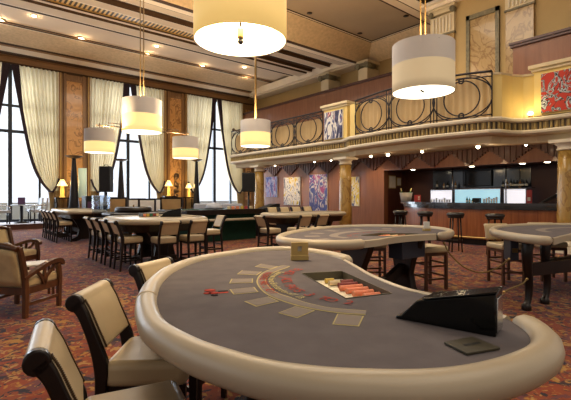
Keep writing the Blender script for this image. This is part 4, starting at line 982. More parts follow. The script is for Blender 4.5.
l, r = at(-.585, 2.60, .93, -.36); dup(stool, l, r, 'cream leather stool by the nearest table, only its back top showing', G1)
ords = ['nearest', 'second nearest', 'third nearest', 'farthest']
stool.scale = (.95, .80, 1)
for i in range(4): dup(stool, (2.58, 7.50+.57*i, 0), 0, 'cream stool in the side row at the long cream table, %s of its four' % ords[i], 'stools along the side of the long cream table')
for i, X in enumerate((3.0, 3.55)): dup(stool, (X, 7.04, 0), math.pi/2, ['cream stool, back to camera, at the long cream table beside the side row', 'cream stool, back to camera, at the corner of the long cream table'][i], 'stools along the near end of the long cream table')
dup(stool, (4.42, 7.95, 0), math.pi, 'cream stool seen side-on between the long cream table and the green-skirted table')
for i in range(4): dup(stool, (2.63, 13.1+.6*i, 0), 0, 'cream stool in the far row by the platform step, %s of its four' % ords[i], 'stools along the far gaming table')
dup(stool, (5.66, 7.35, 0), 0, 'cream stool seen from behind between the green-skirted table and the table by the paintings')
for i, X in enumerate((6.25, 6.80)): dup(stool, (X, 7.12, 0), math.pi/2, ['left of two cream stools, backs to camera, at the table by the paintings', 'right of two cream stools, backs to camera, at the table by the paintings'][i], 'stools along the near end of the table by the paintings')
for i in range(4): dup(stool, (8.25-.44*i, 8.66, 0), -math.pi/2, 'cream stool on the far side of the table by the paintings, %s' % ['closest to the column', 'second from the column', 'third from the column', 'last from the column'][i], 'stools along the far side of the table by the paintings')
for o in bpy.data.objects:
    if o.name.startswith('padded_stool.'): o.scale = (1, .86, 1.13 if 'far side of the table' in o['label'] else 1)
# stools of the second and third tables
def make_plain(label):
    t = thing('rung_stool', label, 'stool', (0,0,0), 0, None, world=False)
    m = MB(); m.bb(-.20,.20,-.20,.20,.52,.61); m.build('seat', 'leather', t, (0,0,0), bevel=.03, bseg=4)
    m = MB(); m.bb(-.185,.185,-.185,.185,.48,.525); m.build('seat_frame', 'armchair_wood', t, (0,0,0))
    for sx in (-1, 1):
        for sy in (-1, 1):
            m = MB(); m.bb(sx*.17-.018, sx*.17+.018, sy*.17-.018, sy*.17+.018, 0, .5); m.build('leg', 'armchair_wood', t, (0,0,0))
    m = MB()
    for z in (.14, .32):
        for s in (-1, 1): m.bb(-.17,.17,s*.17-.010,s*.17+.010,z,z+.025); m.bb(s*.17-.010,s*.17+.010,-.17,.17,z+.03,z+.055)
    m.build('rung', 'armchair_wood', t, (0,0,0)); return t
st = make_plain('cream backless stool at the rounded end of the second table, by the rope'); l, r = at(2.06, 5.92, 1, .35); st.location = l; st.rotation_euler[2] = r; st['group'] = 'backless stools at the second table'
l, r = at(1.35, 6.45, 1, 0); dup(st, l, r, 'cream backless stool on the far side of the second table, seen between its legs', 'backless stools at the second table')
l, r = at(.45, 5.95, 1, .3); dup(st, l, r, 'cream backless stool behind the second table leg nearest the brass holder of the first table', 'backless stools at the second table')
def make_rail_chair(label):
    t = dup(st, (0,0,0), 0, label); t.name = 'rung_chair'; t['category'] = 'chair'
    for s in (-1, 1):
        m = MB(); m.tube([(-.185,s*.17,.5), (-.20,s*.17,.7), (-.235,s*.17,.86)], .016, 6); m.build('back_post', 'armchair_wood', t, (0,0,0))
    m = MB(); m.grid(lambda u, v: (-.20-.05*v*v, -.19+.38*u, .64+.24*v), 6, 6); o = m.build('padded_back', 'leather', t, (0,0,0)); s_ = o.modifiers.new('solid', 'SOLIDIFY'); s_.thickness = .04; s_.offset = 0
    return t
del st['group']; st['group'] = 'backless stools at the second table'
rc = make_rail_chair('cream chair with ladder rungs under the rounded end of the third table'); l, r = at(3.36, 6.25, .15, -1); rc.location = l; rc.rotation_euler[2] = r; rc['group'] = 'chairs at the third table'
l, r = at(4.16, 6.50, -.1, -1); dup(rc, l, r, 'cream chair with ladder rungs behind the third table, at the photo edge', 'chairs at the third table')
# ---- armchairs
def make_armchair(label):
    t = thing('lounge_armchair', label, 'armchair', (0,0,0), 0, None, world=False)
    m = MB(); m.bb(-.26,.26,-.27,.27,.31,.42); m.build('seat_cushion', 'beige_fabric', t, (0,0,0), bevel=.035, bseg=4)
    m = MB(); m.bb(-.27,.25,-.285,-.255,.245,.325); m.bb(-.27,.25,.255,.285,.245,.325); m.bb(.225,.255,-.27,.27,.245,.325); m.bb(-.275,-.245,-.27,.27,.245,.325); m.build('seat_frame', 'armchair_wood', t, (0,0,0), bevel=.004)
    for s in (-1, 1):
        m = MB(); ribbon(m, [(-.27,0,.055), (-.265,.2,.06), (-.27,.4,.06), (-.305,.6,.055), (-.35,.775,.05)], s*.285, .045); m.build('rear_leg', 'armchair_wood', t, (0,0,0), bevel=.006)
        m = MB(); ribbon(m, [(.245,0,.045), (.25,.2,.052), (.258,.36,.052), (.235,.48,.06), (.225,.52,.06)], s*.285, .045); m.build('front_leg', 'armchair_wood', t, (0,0,0), bevel=.006)
        m = MB(); ribbon(m, [(-.30,.43,.035), (-.18,.47,.04), (.0,.525,.045), (.14,.555,.05), (.24,.55,.055), (.285,.52,.05), (.285,.49,.035)], s*.288, .06); am = m.build('armrest', 'armchair_wood', t, (0,0,0), bevel=.008)
        m = MB()
        for x1, z1, b in ((-.13,.49,-.06), (.015,.53,0), (.17,.55,.06)):
            ribbon(m, [(.01+x1*.08,.32,.03), (.0+x1*.18+b*.2,.40,.032), (x1*.75+b*.1,.47,.03), (x1,z1,.026)], s*.288, .026)
        m.build('arm_spoke', 'armchair_wood', am, (0,0,0))
        m = MB(); m.bb(-.26,.24,s*.285-.012,s*.285+.012,.12,.155); m.build('side_stretcher', 'armchair_wood', t, (0,0,0))
    m = MB(); m.grid(lambda u, v: (-.29-.085*v-.02*v*v, -.262+.524*u, .36+.375*v+.025*math.sin(math.pi*u)*v), 8, 6); o = m.build('padded_back', 'beige_fabric', t, (0,0,0)); s_ = o.modifiers.new('solid', 'SOLIDIFY'); s_.thickness = .055; s_.offset = 0
    m = MB(); P = [(-.375, -.285+.57*i/10, .755+.045*math.sin(math.pi*i/10)) for i in range(11)]; m.tube(P, .030, 8); m.build('top_rail', 'armchair_wood', t, (0,0,0))
    return t
ac = make_armchair('low wooden armchair with beige upholstery and fanned arm spokes, nearer of the pair'); l, r = at(-3.05, 4.74, .16, 1); ac.location = l; ac.rotation_euler[2] = r; ac['group'] = 'low wooden armchairs'
l, r = at(-4.55, 6.80, 1, -.22); dup(ac, l, r, 'low wooden armchair with beige upholstery, farther one beyond the small white table', 'low wooden armchairs')
p = W(-3.22, 5.35)
sd = thing('side_table', 'small white-topped side table between the two low armchairs', 'table', (p.x, p.y, 0), 0, None, world=False)
m = MB(); m.bb(-.17,.17,-.17,.17,.43,.455); m.build('table_top', 'off_white', sd, (0,0,0), bevel=.008)
for sx in (-1, 1):
    for sy in (-1, 1):
        m = MB(); m.bb(sx*.14-.015, sx*.14+.015, sy*.14-.015, sy*.14+.015, 0, .43); m.build('leg', 'armchair_wood', sd, (0,0,0))
# ---- platform dining set
def make_dining(label, mat_='chair_grey'):
    t = thing('dining_chair', label, 'chair', (0,0,0), 0, None, world=False)
    m = MB(); m.bb(-.24,.26,-.25,.25,.44,.55); m.build('seat', mat_, t, (0,0,0), bevel=.025, bseg=3)
    m = MB(); m.prism([(-.25,.45), (-.17,.45), (-.22,1.04), (-.29,1.04)], lambda u, v, h: (u, h, v), -.25, .25); m.build('padded_back', mat_, t, (0,0,0), bevel=.02, bseg=3)
    for sx in (-.20, .21):
        for sy in (-.21, .21):
            m = MB(); m.bb(sx-.022, sx+.022, sy-.022, sy+.022, 0, .45); m.build('leg', 'black_metal', t, (0,0,0))
    for s in (-1, 1):
        m = MB(); m.tube(crom([(-.22,s*.27,.74), (.0,s*.27,.73), (.2,s*.27,.70), (.22,s*.27,.5)], 4), .02, 6); m.build('armrest', 'steel', t, (0,0,0))
    return t
yq = 20.05
dc = make_dining('pale grey platform dining chair cut by the photo edge, facing the small table'); dc.location = (onY(2, 19.75), 19.75, .201); dc.rotation_euler[2] = .1; dc['group'] = 'pale dining chairs on the platform'
dup(dc, (onY(40.5, 19.62), 19.62, .201), math.pi-.15, 'pale grey dining chair on the platform, seen from its brown side beside the gathered curtain', 'pale dining chairs on the platform')
dup(dc, (onY(35, 20.62), 20.62, .201), math.pi+.05, 'pale grey dining chair on the platform, closest to the window behind the small dark table', 'pale dining chairs on the platform')
dt = thing('dining_table', 'small dining table on the platform with a dark column and glass-thin top', 'table', (onY(21.5, 20.1), 20.1, .2))
x_, y_ = dt.location[:2]
m = MB(); m.lathe([(.36,.92), (.37,.93), (.37,.95), (.36,.96)], (x_, y_, 0), 24); m.build('table_top', 'grey_plastic', dt)
m = MB(); m.lathe([(.28,.201), (.28,.23), (.06,.27), (.06,.92)], (x_, y_, 0), 16); m.build('table_column', 'black_metal', dt)
mh = thing('menu_holder', 'dark purple menu card standing on the small platform table', 'menu', (x_, y_, .96))
m = MB(); m.bb(x_-.13,x_+.13,y_-.04,y_+.04,.961,.985); m.build('menu_foot', 'black_metal', mh); m = MB(); m.bb(x_-.13,x_+.13,y_-.012,y_+.012,.985,1.26); m.build('menu_card', 'menu_purple', mh)
# ================================================================== HANGING LAMPS
LAMPS = []
def shade(t, c, R, H, lit='shade_lit', frac=.56, name='lamp_shade', knob=True, inner='shade_inside', disc=True):
    """drum shade: white upper band, warm lit lower band, glowing inside"""
    x, y, z = c
    m = MB(); n = 44
    m.lathe([(R, z), (R, z+H*frac)], (x,y,0), n, 0); 
    # remove caps by using an open lathe
    o = MB()
    def ringwall(r, z0, z1, mi):
        o.grid(lambda u, v: (x+r*math.cos(2*math.pi*u), y+r*math.sin(2*math.pi*u), z0+(z1-z0)*v), n, 3, mi)
    ringwall(R, z, z+H*frac, 0); ringwall(R, z+H*frac, z+H, 1)
    ringwall(R-.012, z+.01, z+H-.02, 2)
    rg = [(R, R-.012, z)]
    o.grid(lambda u, v: (x+(R-.012*v)*math.cos(2*math.pi*u), y+(R-.012*v)*math.sin(2*math.pi*u), z+.01*v), n, 1, 1)
    s = o.build(name, [lit, 'shade_white', inner], t)
    d = MB()
    for k in range(3):
        a = k*2.0944; d.tube([(x, y, z+H-.05), (x+R*math.cos(a), y+R*math.sin(a), z+H-.05)], .006, 5)
    d.build('shade_spider', 'steel', s)
    LAMPS.append((x, y, z+H*.72, R))
    if disc:
        d = MB(); d.lathe([(.001, z+.02), (R-.014, z+.02), (R-.014, z+.026), (.001, z+.026)], (x,y,0), n); d.build('diffuser', inner, s)
    return s
def knob(t, c, name='finial'):
    m = MB(); m.tube([c, (c[0], c[1], c[2]-.05)], .012, 8); m.sphere((c[0], c[1], c[2]-.06), .02, 8); m.build(name, 'black_metal', t)
ZB = HC+1.66*.9
# nearest lamp (open below, bulb holder visible)
c = D(240.5, 42, 4.0); z1 = c.z
t = thing('pendant_lamp', 'largest hanging drum lamp, cut by the top edge, bulb holder showing', 'lamp', (c.x, c.y, z1))
s = shade(t, (c.x, c.y, z1), .45, .72, 'shade_lit_big', .98, disc=False)
m = MB(); m.tube([(c.x,c.y,z1+.71), (c.x,c.y,z1+.14)], .012, 8); m.tube(crom([(c.x-.18,c.y,z1+.22), (c.x-.06,c.y+.02,z1+.19), (c.x,c.y,z1+.24)], 5), .005, 5); m.build('lamp_stem', 'steel', t)
m = MB(); m.lathe([(.022,.14), (.034,.12), (.034,.04), (.026,.03)], (c.x,c.y,z1), 12); m.build('bulb_holder', 'brass', t); m = MB(); m.sphere((c.x,c.y,z1+.005), .03, 10); m.build('bulb_cap', 'black_metal', t)
m = MB(); m.tube([(c.x,c.y,z1+.71), (c.x,c.y,7.24)], .012, 8); m.build('hanging_rod', 'rod_brass', t)
P1c = c.copy()
# second lamp
c = D(423, 93, 6.15)
t = thing('pendant_lamp', 'hanging drum lamp in front of the balcony railing, white above and warm below', 'lamp', (c.x, c.y, c.z))
s = shade(t, c[:], .45, .71, 'shade_dim', .56); 
m = MB(); k = W(-.10, 0); p = Vector((c.x, c.y, c.z+.02))+W(-.07,-.1); m.tube([p, p-Vector((0,0,.035))+W(.05,0)], .012, 6); m.build('finial', 'black_metal', t)
m = MB(); r_ = W(.035, 0)
for s_ in (-1, 1): m.tube([(c.x+r_.x*s_, c.y+r_.y*s_, c.z+.70), (c.x+r_.x*s_, c.y+r_.y*s_, 7.24)], .011, 6)
m.build('hanging_rod', 'rod_brass', t)
P2c = c.copy()
# triple lamp: central shade and two smaller ones on arms
c = D(142, 132.5, 9.7)
t = thing('triple_pendant_lamp', 'hanging lamp with one large drum shade and two smaller shades on side arms', 'lamp', (c.x, c.y, c.z))
shade(t, c[:], .45, .76, 'shade_lit', .52, disc=True)
r_ = W(.04, 0); m = MB()
for s_ in (-1, 1): m.tube([(c.x+r_.x*s_, c.y+r_.y*s_, c.z+.75), (c.x+r_.x*s_, c.y+r_.y*s_, 7.5)], .012, 6)
m.build('hanging_rod', 'rod_brass', t)
ca, cb = D(99.5, 153, 9.2), D(185.5, 158.5, 10.2)
for q, R_ in ((ca, .315), (cb, .315)):
    s = shade(t, q[:], R_, .52, 'shade_lit', .46, 'side_shade', disc=True)
    dirv = Vector((c.x-q.x, c.y-q.y, 0)).normalized(); za = q.z+.62; m = MB()
    e = Vector((c.x, c.y, za+.12)); b_ = Vector((q.x, q.y, za))-dirv*.08
    m.tube([b_, Vector((c.x, c.y, za))], .014, 6); m.tube([Vector((q.x,q.y,za+.05)), Vector((q.x,q.y,q.z+.5))], .012, 6)
    m.tube([b_+dirv*.25+Vector((0,0,.07)), b_+dirv*.62+Vector((0,0,.07))], .010, 6); m.tube([b_+dirv*.55+Vector((0,0,.09)), b_+dirv*.55+Vector((0,0,-.02))], .012, 6)
    m.build('side_arm', 'bronze', t)
P3c = c.copy()
c = D(255.5, 146.5, 12.3)
t = thing('pendant_lamp', 'smallest hanging drum lamp on a single brass rod, in front of the balcony end', 'lamp', (c.x, c.y, c.z))
shade(t, c[:], .45, .76, 'shade_lit', .52)
m = MB(); m.tube([(c.x,c.y,c.z+.75), (c.x,c.y,7.3)], .035, 8); m.build('hanging_rod', 'rod_brass', t)
m = MB(); q = W(-1,0).normalized(); m.tube([Vector((c.x,c.y,c.z+.45))+q*.45, Vector((c.x,c.y,c.z+.5))+q*.66], .02, 6); m.sphere(Vector((c.x,c.y,c.z+.5))+q*.66, .05, 8); m.build('side_stub', 'bronze', t)
P6c = c.copy()
# ------------------------------------------------------------------ recessed ceiling spots
def spot(px, py, z, lab, lit=True, r=.10):
    p = G(px, py, z); t = thing('recessed_spotlight', lab, 'ceiling light', (p.x, p.y, z), group=None)
    m = MB(); m.lathe([(r*.8,-.012), (r*1.25,-.010), (r*1.28,0.0), (r*.8,.0)], (p.x,p.y,z), 16); m.build('trim_ring', 'brass' if lit else 'ceil_dark', t)
    m = MB(); m.lathe([(.001,-.014), (r*.85,-.014), (r*.85,-.004), (.001,-.004)], (p.x,p.y,z), 16); m.build('lens', 'bulb' if lit else 'black_metal', t)
for px, py, lab in ((34,15.8,'lit ceiling spot in the flat panel, above the first window'), (156.5,46,'lit ceiling spot in the flat panel, beside the rods of the triple lamp'), (244.5,67,'lit ceiling spot in the flat panel, just below the largest lamp shade')): spot(px, py, 7.80, lab)
for px, py, lab in ((0.5,20.5,'lit spot on the cove edge, cut by the photo edge'), (81,38.5,'lit spot on the cove edge above the first marble panel'), (147,54,'lit spot on the cove edge behind the rods of the triple lamp'), (202,66,'lit spot on the cove edge midway between the triple lamp rods and the corner'), (246,77,'lit spot on the cove edge nearest the room corner')): spot(px, py, 7.765, lab, r=.13)
for px, py, lab in ((309.5,13,'unlit ceiling fitting in the large field, farthest from the hanging lamp over the balcony'), (359.8,33.3,'unlit ceiling fitting in the large field near its far corner'), (406,15.8,'unlit ceiling fitting in the large field above the lamp by the balcony')): spot(px, py, 7.86, lab, False, .08)
# ceiling grille
gx0, gx1 = G(45, 3, 7.56).x, G(199, 40, 7.56).x
gx0, gx1 = 2.2, 8.6
t = thing('ceiling_grille', 'long gold-slatted air grille set between two ceiling beams', 'grille', ((gx0+gx1)/2, 14.6, 7.5))
m = MB(); m.bb(gx0,gx1,14.36,14.86,7.57,7.60); m.build('slat_panel', 'grille_slats', t); m = MB()
for a, b, c_, d in ((gx0,gx1,14.34,14.37), (gx0,gx1,14.84,14.87), (gx0-.04,gx0,14.34,14.87), (gx1,gx1+.04,14.34,14.87)): m.bb(a,b,c_,d,7.54,7.60)
m.build('grille_frame', 'gilt', t)
# spots beneath the balcony
def cspot(px, py, X, lab, rad=.045):
    dx, dy = ray(px); tt = X/dx; p = Vector((X, dy*tt, HC+(196-py)*tt/FPX)); zt = 2.87
    t = thing('soffit_spotlight', lab, 'spotlight', (p.x, p.y, min(p.z, zt)))
    m = MB(); m.tube([(p.x,p.y,zt), (p.x,p.y,min(p.z+.03, zt-.02))], rad*.8, 10); m.build('spot_body', 'brass', t)
    m = MB(); m.sphere((p.x,p.y,min(p.z, zt-.05)), rad, 8); m.build('bulb', 'bulb', t)
for px, py, lab in ((275,164.5,'lit spot under the balcony beside the far column'), (314.5,160.5,'lit spot under the balcony near the tall violet canvas, first of a close pair'), (331,159,'lit spot under the balcony near the tall violet canvas, second of a close pair'),
    (371,156.2,'lit spot under the balcony just past the column beside the bar'), (388,153,'brightest lit spot under the balcony at the bar opening edge'), (422,149,'lit spot under the balcony over the ice bucket end of the bar'), (478,146.8,'large lit spot under the balcony over the bar middle'), (526,144.5,'lit spot under the balcony nearest the column in front of the bar')):
    cspot(px, py, 12.4, lab, .06 if px in (388, 478) else .045)
for px, py, lab in ((410,170.3,'flat round lamp over the bar, above the ice bucket'), (469,168.2,'flat round lamp over the bar middle, above the dark screen'), (520,165.3,'flat round lamp over the bar above the red menu board'), (545,165.0,'flat round lamp over the bar end beside the column')):
    dx, dy = ray(px); X = XP-.06; tt = X/dx; y_ = dy*tt; z_ = HC+(196-py)*tt/FPX
    X2 = XP+.13; 
    t = thing('niche_downlight', lab, 'ceiling light', (X2, y_, NZ)); m = MB(); m.lathe([(.085,-.012), (.11,-.01), (.11,0), (.085,0)], (X2,y_,NZ), 16); m.build('trim_ring', 'brass', t); m = MB(); m.lathe([(.001,-.03), (.06,-.028), (.085,-.012), (.001,-.01)], (X2,y_,NZ), 16); m.build('lens', 'bulb', t)
p = Vector((10.92, onX(531.5, 10.92), 3.32)); t = thing('parapet_light', 'small glowing uplight at the foot of the curved yellow parapet', 'light', (p.x, p.y, 3.215)); m = MB(); m.lathe([(.05,3.215),(.04,3.27)], (p.x-.06,p.y,0), 10); m.build('light_base','brass',t); m = MB(); m.sphere((p.x-.06,p.y,3.31), .05, 8); m.build('bulb','bulb',t)
# ================================================================== BAR
def smoothbar(off_):
    pts = [(13.45,8.95), (12.5,8.5), (11.75,7.75), (11.2,6.7), (10.98,5.6), (11.15,4.6), (11.5,3.75), (11.62,3.0)]
    P = crom([Vector((a, b, 0)) for a, b in pts], 6); out = []
    for i, p in enumerate(P):
        a = P[max(0,i-1)]; b = P[min(len(P)-1,i+1)]; d = (b-a).normalized(); n = Vector((d.y, -d.x, 0)); out.append(p+n*(-off_))
    return out
# n points toward the customers when negative; check direction by X
def barstrip(mb, o0, z0, o1, z1, mi):
    A_, B_ = smoothbar(o0), smoothbar(o1)
    for i in range(len(A_)-1): mb.quad((A_[i].x,A_[i].y,z0), (A_[i+1].x,A_[i+1].y,z0), (B_[i+1].x,B_[i+1].y,z1), (B_[i].x,B_[i].y,z1), mi)
bar = thing('bar_counter', 'curved wooden bar counter with dark polished top under the balcony', 'bar', (11.6, 6.0, 0))
sgn = 1 if smoothbar(.5)[12].x > smoothbar(0)[12].x else -1     # positive offset goes behind the bar
m = MB(); barstrip(m, 0, .16, 0, 1.06, 0); m.build('bar_front', 'bar_wood', bar)
m = MB(); barstrip(m, -.0+sgn*.05, 0, sgn*.05, .16, 0); barstrip(m, sgn*.05, .16, 0, .16, 0); m.build('plinth', 'dark_wood', bar)
m = MB(); barstrip(m, -sgn*.14, 1.06, -sgn*.14, 1.135, 0); barstrip(m, -sgn*.14, 1.135, sgn*.42, 1.135, 0); barstrip(m, -sgn*.14, 1.06, sgn*.42, 1.06, 0); barstrip(m, sgn*.42, 1.06, sgn*.42, 1.135, 0)
barstrip(m, -sgn*.06, .96, -sgn*.06, 1.06, 0); barstrip(m, -sgn*.06, .96, 0, .96, 0); m.build('counter_top', 'bar_top', bar)
fr_ = MB(); P = [Vector((p.x, p.y, .21)) for p in smoothbar(-sgn*.16)][4:]; fr_.tube(P, .028, 8)
for i in range(2, len(P), 6): fr_.tube([P[i], (smoothbar(0)[i+4].x, smoothbar(0)[i+4].y, .21)], .012, 6)
fr_.build('foot_rail', 'brass', bar)
def make_barstool(label):
    t = thing('bar_stool', label, 'bar stool', (0,0,0), 0, None, world=False)
    m = MB(); m.lathe([(.16,.83), (.185,.84), (.20,.87), (.195,.91), (.15,.93), (.001,.935)], (0,0,0), 24); m.build('seat', 'seat_black', t, (0,0,0))
    m = MB(); m.lathe([(.17,.80), (.175,.80), (.175,.84), (.001,.84)], (0,0,0), 20); m.build('seat_ring', 'dark_wood', t, (0,0,0))
    for a in range(4):
        q = math.radians(45+90*a); m = MB(); m.tube([(.12*math.cos(q), .12*math.sin(q), .81), (.165*math.cos(q), .165*math.sin(q), 0)], [.018, .015], 8); m.build('leg', 'dark_wood', t, (0,0,0))
    m = MB(); m.tube([(.155*math.cos(i*math.pi/10), .155*math.sin(i*math.pi/10), .28) for i in range(20)], .011, 6, closed=True); m.build('foot_ring', 'dark_wood', t, (0,0,0))
    return t
bpos = [(400.5, 11.25), (425, 10.5), (455.5, 9.75), (495, 9.15)]
bl = ['round black bar stool at the far end of the bar below the ice bucket', 'round black bar stool second from the ice bucket end of the bar', 'round black bar stool standing clear between the second and third gaming tables', 'round black bar stool partly hidden by the rounded end of the third table']
s0 = make_barstool(bl[0])
for i, (px, tt) in enumerate(bpos):
    p = W((px-285.5)/FPX*tt, tt)
    if i == 0: s0.location = p; s0['group'] = 'black stools at the bar'
    else: dup(s0, p, .4*i, bl[i], 'black stools at the bar')
# back bar: shelf, lit panels, screen, poles
XS = 14.45
def yz(px, py, X): dx, dy = ray(px); return dy*X/dx, HC+(196-py)*X/dx/FPX
def lit_panel(px0, px1, py0, py1, X, m_, lab, name='lit_panel'):
    y1, z1_ = yz(px0, py0, X); y0, z1b = yz(px1, py0, X); _, z0_ = yz(px0, py1, X)
    zt = (z1_+z1b)/2
    t = thing(name, lab, 'lit panel', (X, (y0+y1)/2, 1.067)); m = MB(); m.bb(X, X+.03, y0, y1, 1.067, zt); m.build('panel_face', m_, t); m = MB(); m.bb(X-.015, X+.04, y0-.02, y1+.02, zt, zt+.025); m.bb(X-.01,X+.04,y0-.02,y0,1.067,zt); m.bb(X-.01,X+.04,y1,y1+.02,1.067,zt); m.build('panel_frame', 'steel', t); return zt
bb_ = thing('back_counter', 'dark counter behind the bar carrying the lit panels', 'counter', (XS+.1, 7.0, 0)); m = MB(); m.bb(XS-.25, XN-.003, NY0+.3, NY1-.8, 0, 1.02); m.build('cabinet', 'mahogany_dark', bb_); m = MB(); m.bb(XS-.3, XN-.003, NY0+.3, NY1-.8, 1.02, 1.065); m.build('counter_top', 'bar_top', bb_)
za = lit_panel(431, 452.5, 190.5, 204, XS, 'shelf_white', 'white lit panel behind the bar under the bottles, at the ice bucket end')
zb2 = lit_panel(455, 500, 189.5, 204, XS, 'shelf_blue', 'long pale blue lit panel behind the bar, below the dark screen')
zc = lit_panel(504.5, 525.5, 189.5, 204, XS, 'shelf_white', 'white lit panel behind the bar next to the red menu board')
y1, zt_ = yz(431, 190, XS); y0, _ = yz(532, 190, XS)
sh_ = thing('bottle_shelf', 'thin dark shelf behind the bar above the lit panels', 'shelf', (XS+.1, (y0+y1)/2, za+.02)); zsh = max(za, zb2, zc)+.03
m = MB(); m.bb(XS-.02, XS+.28, y0, y1, zsh, zsh+.02); m.build('shelf_board', 'black_gloss', sh_)
mr = MB(); yA, _ = yz(433, 190, XN-.03); yB, _ = yz(531, 190, XN-.03); mr.bb(XN-.03, XN-.002, yB, yA, zsh+.05, 2.3); o = mr.build('wall_mirror', 'mirror_dark', None, (XN-.02, (yA+yB)/2, zsh+.05)); tag(o, 'dark mirror lining the wall behind the bar bottles', 'mirror')
tv = thing('wall_screen', 'large dark flat screen on the wall behind the bar', 'screen', (XN-.08, 7.2, 1.6)); ya_, zT = yz(463, 171, XN-.08); yb_, zB = yz(492, 186, XN-.08)
m = MB(); m.bb(XN-.10, XN-.04, yb_, ya_, zB, zT); m.build('screen_case', 'black_matte', tv, bevel=.006); m = MB(); m.bb(XN-.104, XN-.10, yb_+.03, ya_-.03, zB+.03, zT-.03); m.build('screen_face', 'black_gloss', tv)
for px, lab in ((452.5, 'slim steel pole behind the bar between the white and blue lit panels'), (506, 'slim steel pole behind the bar between the blue and second white lit panels')):
    y_, _ = yz(px, 190, XS-.05); m = MB(); m.tube([(XS-.05,y_,1.066), (XS-.05,y_,NZ)], .022, 10); tag(m.build('steel_pole', 'steel', None, (XS-.05, y_, 1.066)), lab, 'pole')
def bottle(px, X, z, h, r, m_, lab, grp=None, foil_=None):
    dx, dy = ray(px); y_ = dy*X/dx; t = thing('bottle', lab, 'bottle', (X, y_, z), group=grp)
    m = MB(); m.lathe([(r,0), (r,h*.58), (r*.8,h*.66), (r*.36,h*.76), (r*.34,h)], (X,y_,z), 10); m.build('bottle_glass', m_, t)
    m = MB(); m.lathe([(r*1.02,h*.18), (r*1.02,h*.45)], (X,y_,z), 10); m.build('bottle_label', foil_ or 'paper', t)
zs2 = zsh+.021
for i, (px, h, m_) in enumerate(((437,.36,'bottle_dark'), (444,.22,'bottle_amber'), (447.5,.26,'bottle_dark'), (455.5,.26,'bottle_amber'))):
    bottle(px, XS+.08, zs2, h, .04, m_, '%s bottle on the shelf above the white lit panel nearest the ice bucket' % ['first', 'second', 'third', 'fourth'][i], 'bottles on the back shelf, ice bucket end')
for i, (px, h, m_) in enumerate(((503,.25,'bottle_dark'), (507,.27,'bottle_amber'), (511,.30,'bottle_dark'), (514,.26,'bottle_dark'), (517,.25,'bottle_dark'), (520,.26,'bottle_amber'), (523,.26,'bottle_dark'), (526.5,.26,'bottle_dark'))):
    bottle(px, XS+.08, zs2, h, .042, m_, '%s bottle from the steel pole on the shelf near the red menu board' % ['first', 'second', 'third', 'fourth', 'fifth', 'sixth', 'seventh', 'eighth'][i], 'bottles on the back shelf, menu board end')
XG = XS-.14
for i, (px, h, m_) in enumerate(((467,.24,'bottle_green'), (469.5,.20,'bottle_green'), (472.5,.17,'bottle_green'))): bottle(px, XG, 1.066, h, .035, m_, 'green bottle in front of the blue lit panel, %s in its row' % ['first', 'second', 'third'][i], 'green bottles before the blue panel')
o = MB(); dx, dy = ray(477); y_ = dy*XG/dx; o.bb(XG-.08,XG+.08,y_-.11,y_+.11,1.066,1.25); o.bb(XG-.085,XG-.08,y_-.06,y_+.06,1.12,1.2); tag(o.build('coffee_machine', 'black_matte', None, (XG,y_,1.066), bevel=.01), 'small black machine in front of the blue lit panel', 'machine')
def tumbler(px, X, z, h, r, lab, grp):
    dx, dy = ray(px); y_ = dy*X/dx; m = MB(); m.lathe([(r*.75,0), (r,h), (r*.9,h), (r*.68,.01), (.001,.01)], (X,y_,z), 10); tag(m.build('drinking_glass', 'glass_clear', None, (X,y_,z)), lab, 'glass', grp)
for i, px in enumerate((484,486.5,489,491.5,494,496.5)): tumbler(px, XG, 1.066, .16+.03*(i % 3), .035, 'clear glass before the blue lit panel, %s from the black machine' % ['first','second','third','fourth','fifth','sixth'][i], 'glasses before the blue panel')
for i, px in enumerate((431.5,434,436.5,439.5,442,444.5,447,449.5)): tumbler(px, XG, 1.066, .13+.05*(i % 3 == 2), .038, 'glass in front of the white lit panel, %s from the ice bucket' % ['first','second','third','fourth','fifth','sixth','seventh','eighth'][i], 'glasses before the white panel')
y0_, zT = yz(526.6, 190, XS); y1_, _ = yz(532, 190, XS)
t = thing('menu_board', 'red menu board with a pale panel behind the bar, beside the white lit panel', 'board', (XS, (y0_+y1_)/2, 1.066)); m = MB(); m.bb(XS-.01, XS+.02, y1_, y0_, 1.066, zT); m.build('board', 'sign_red', t); m = MB(); m.bb(XS-.014,XS-.01,y1_+.04,y0_-.03,1.16,1.28); m.build('board_panel', 'paper', t)
# ice bucket and bottles, red sign on the counter
def onbar(px, inset=.14):
    dx, dy = ray(px); best = None
    for p in smoothbar(sgn*inset):
        e = abs(math.atan2(dy, dx)-math.atan2(p.y, p.x))
        if best is None or e < best[0]: best = (e, p)
    tt = (best[1].x*FX+best[1].y*FY); return W((px-285.5)/FPX*tt, tt, 1.136)
p = onbar(406)
ib = thing('ice_bucket', 'white tapered ice bucket holding bottles at the far end of the bar', 'ice bucket', p)
m = MB(); ax = yaw(1, 0)
def obl(m, c, z0, z1, a0, b0, a1, b1):
    n = 20; ca, sa = math.cos(ax), math.sin(ax); r0 = [(c.x+ca*a0*math.cos(2*math.pi*i/n)-sa*b0*math.sin(2*math.pi*i/n), c.y+sa*a0*math.cos(2*math.pi*i/n)+ca*b0*math.sin(2*math.pi*i/n), c.z+z0) for i in range(n)]
    r1 = [(c.x+ca*a1*math.cos(2*math.pi*i/n)-sa*b1*math.sin(2*math.pi*i/n), c.y+sa*a1*math.cos(2*math.pi*i/n)+ca*b1*math.sin(2*math.pi*i/n), c.z+z1) for i in range(n)]
    m.add(r0+r1, [(i, (i+1) % n, n+(i+1) % n, n+i) for i in range(n)], 0, True); m.add(r0, [tuple(range(n))])
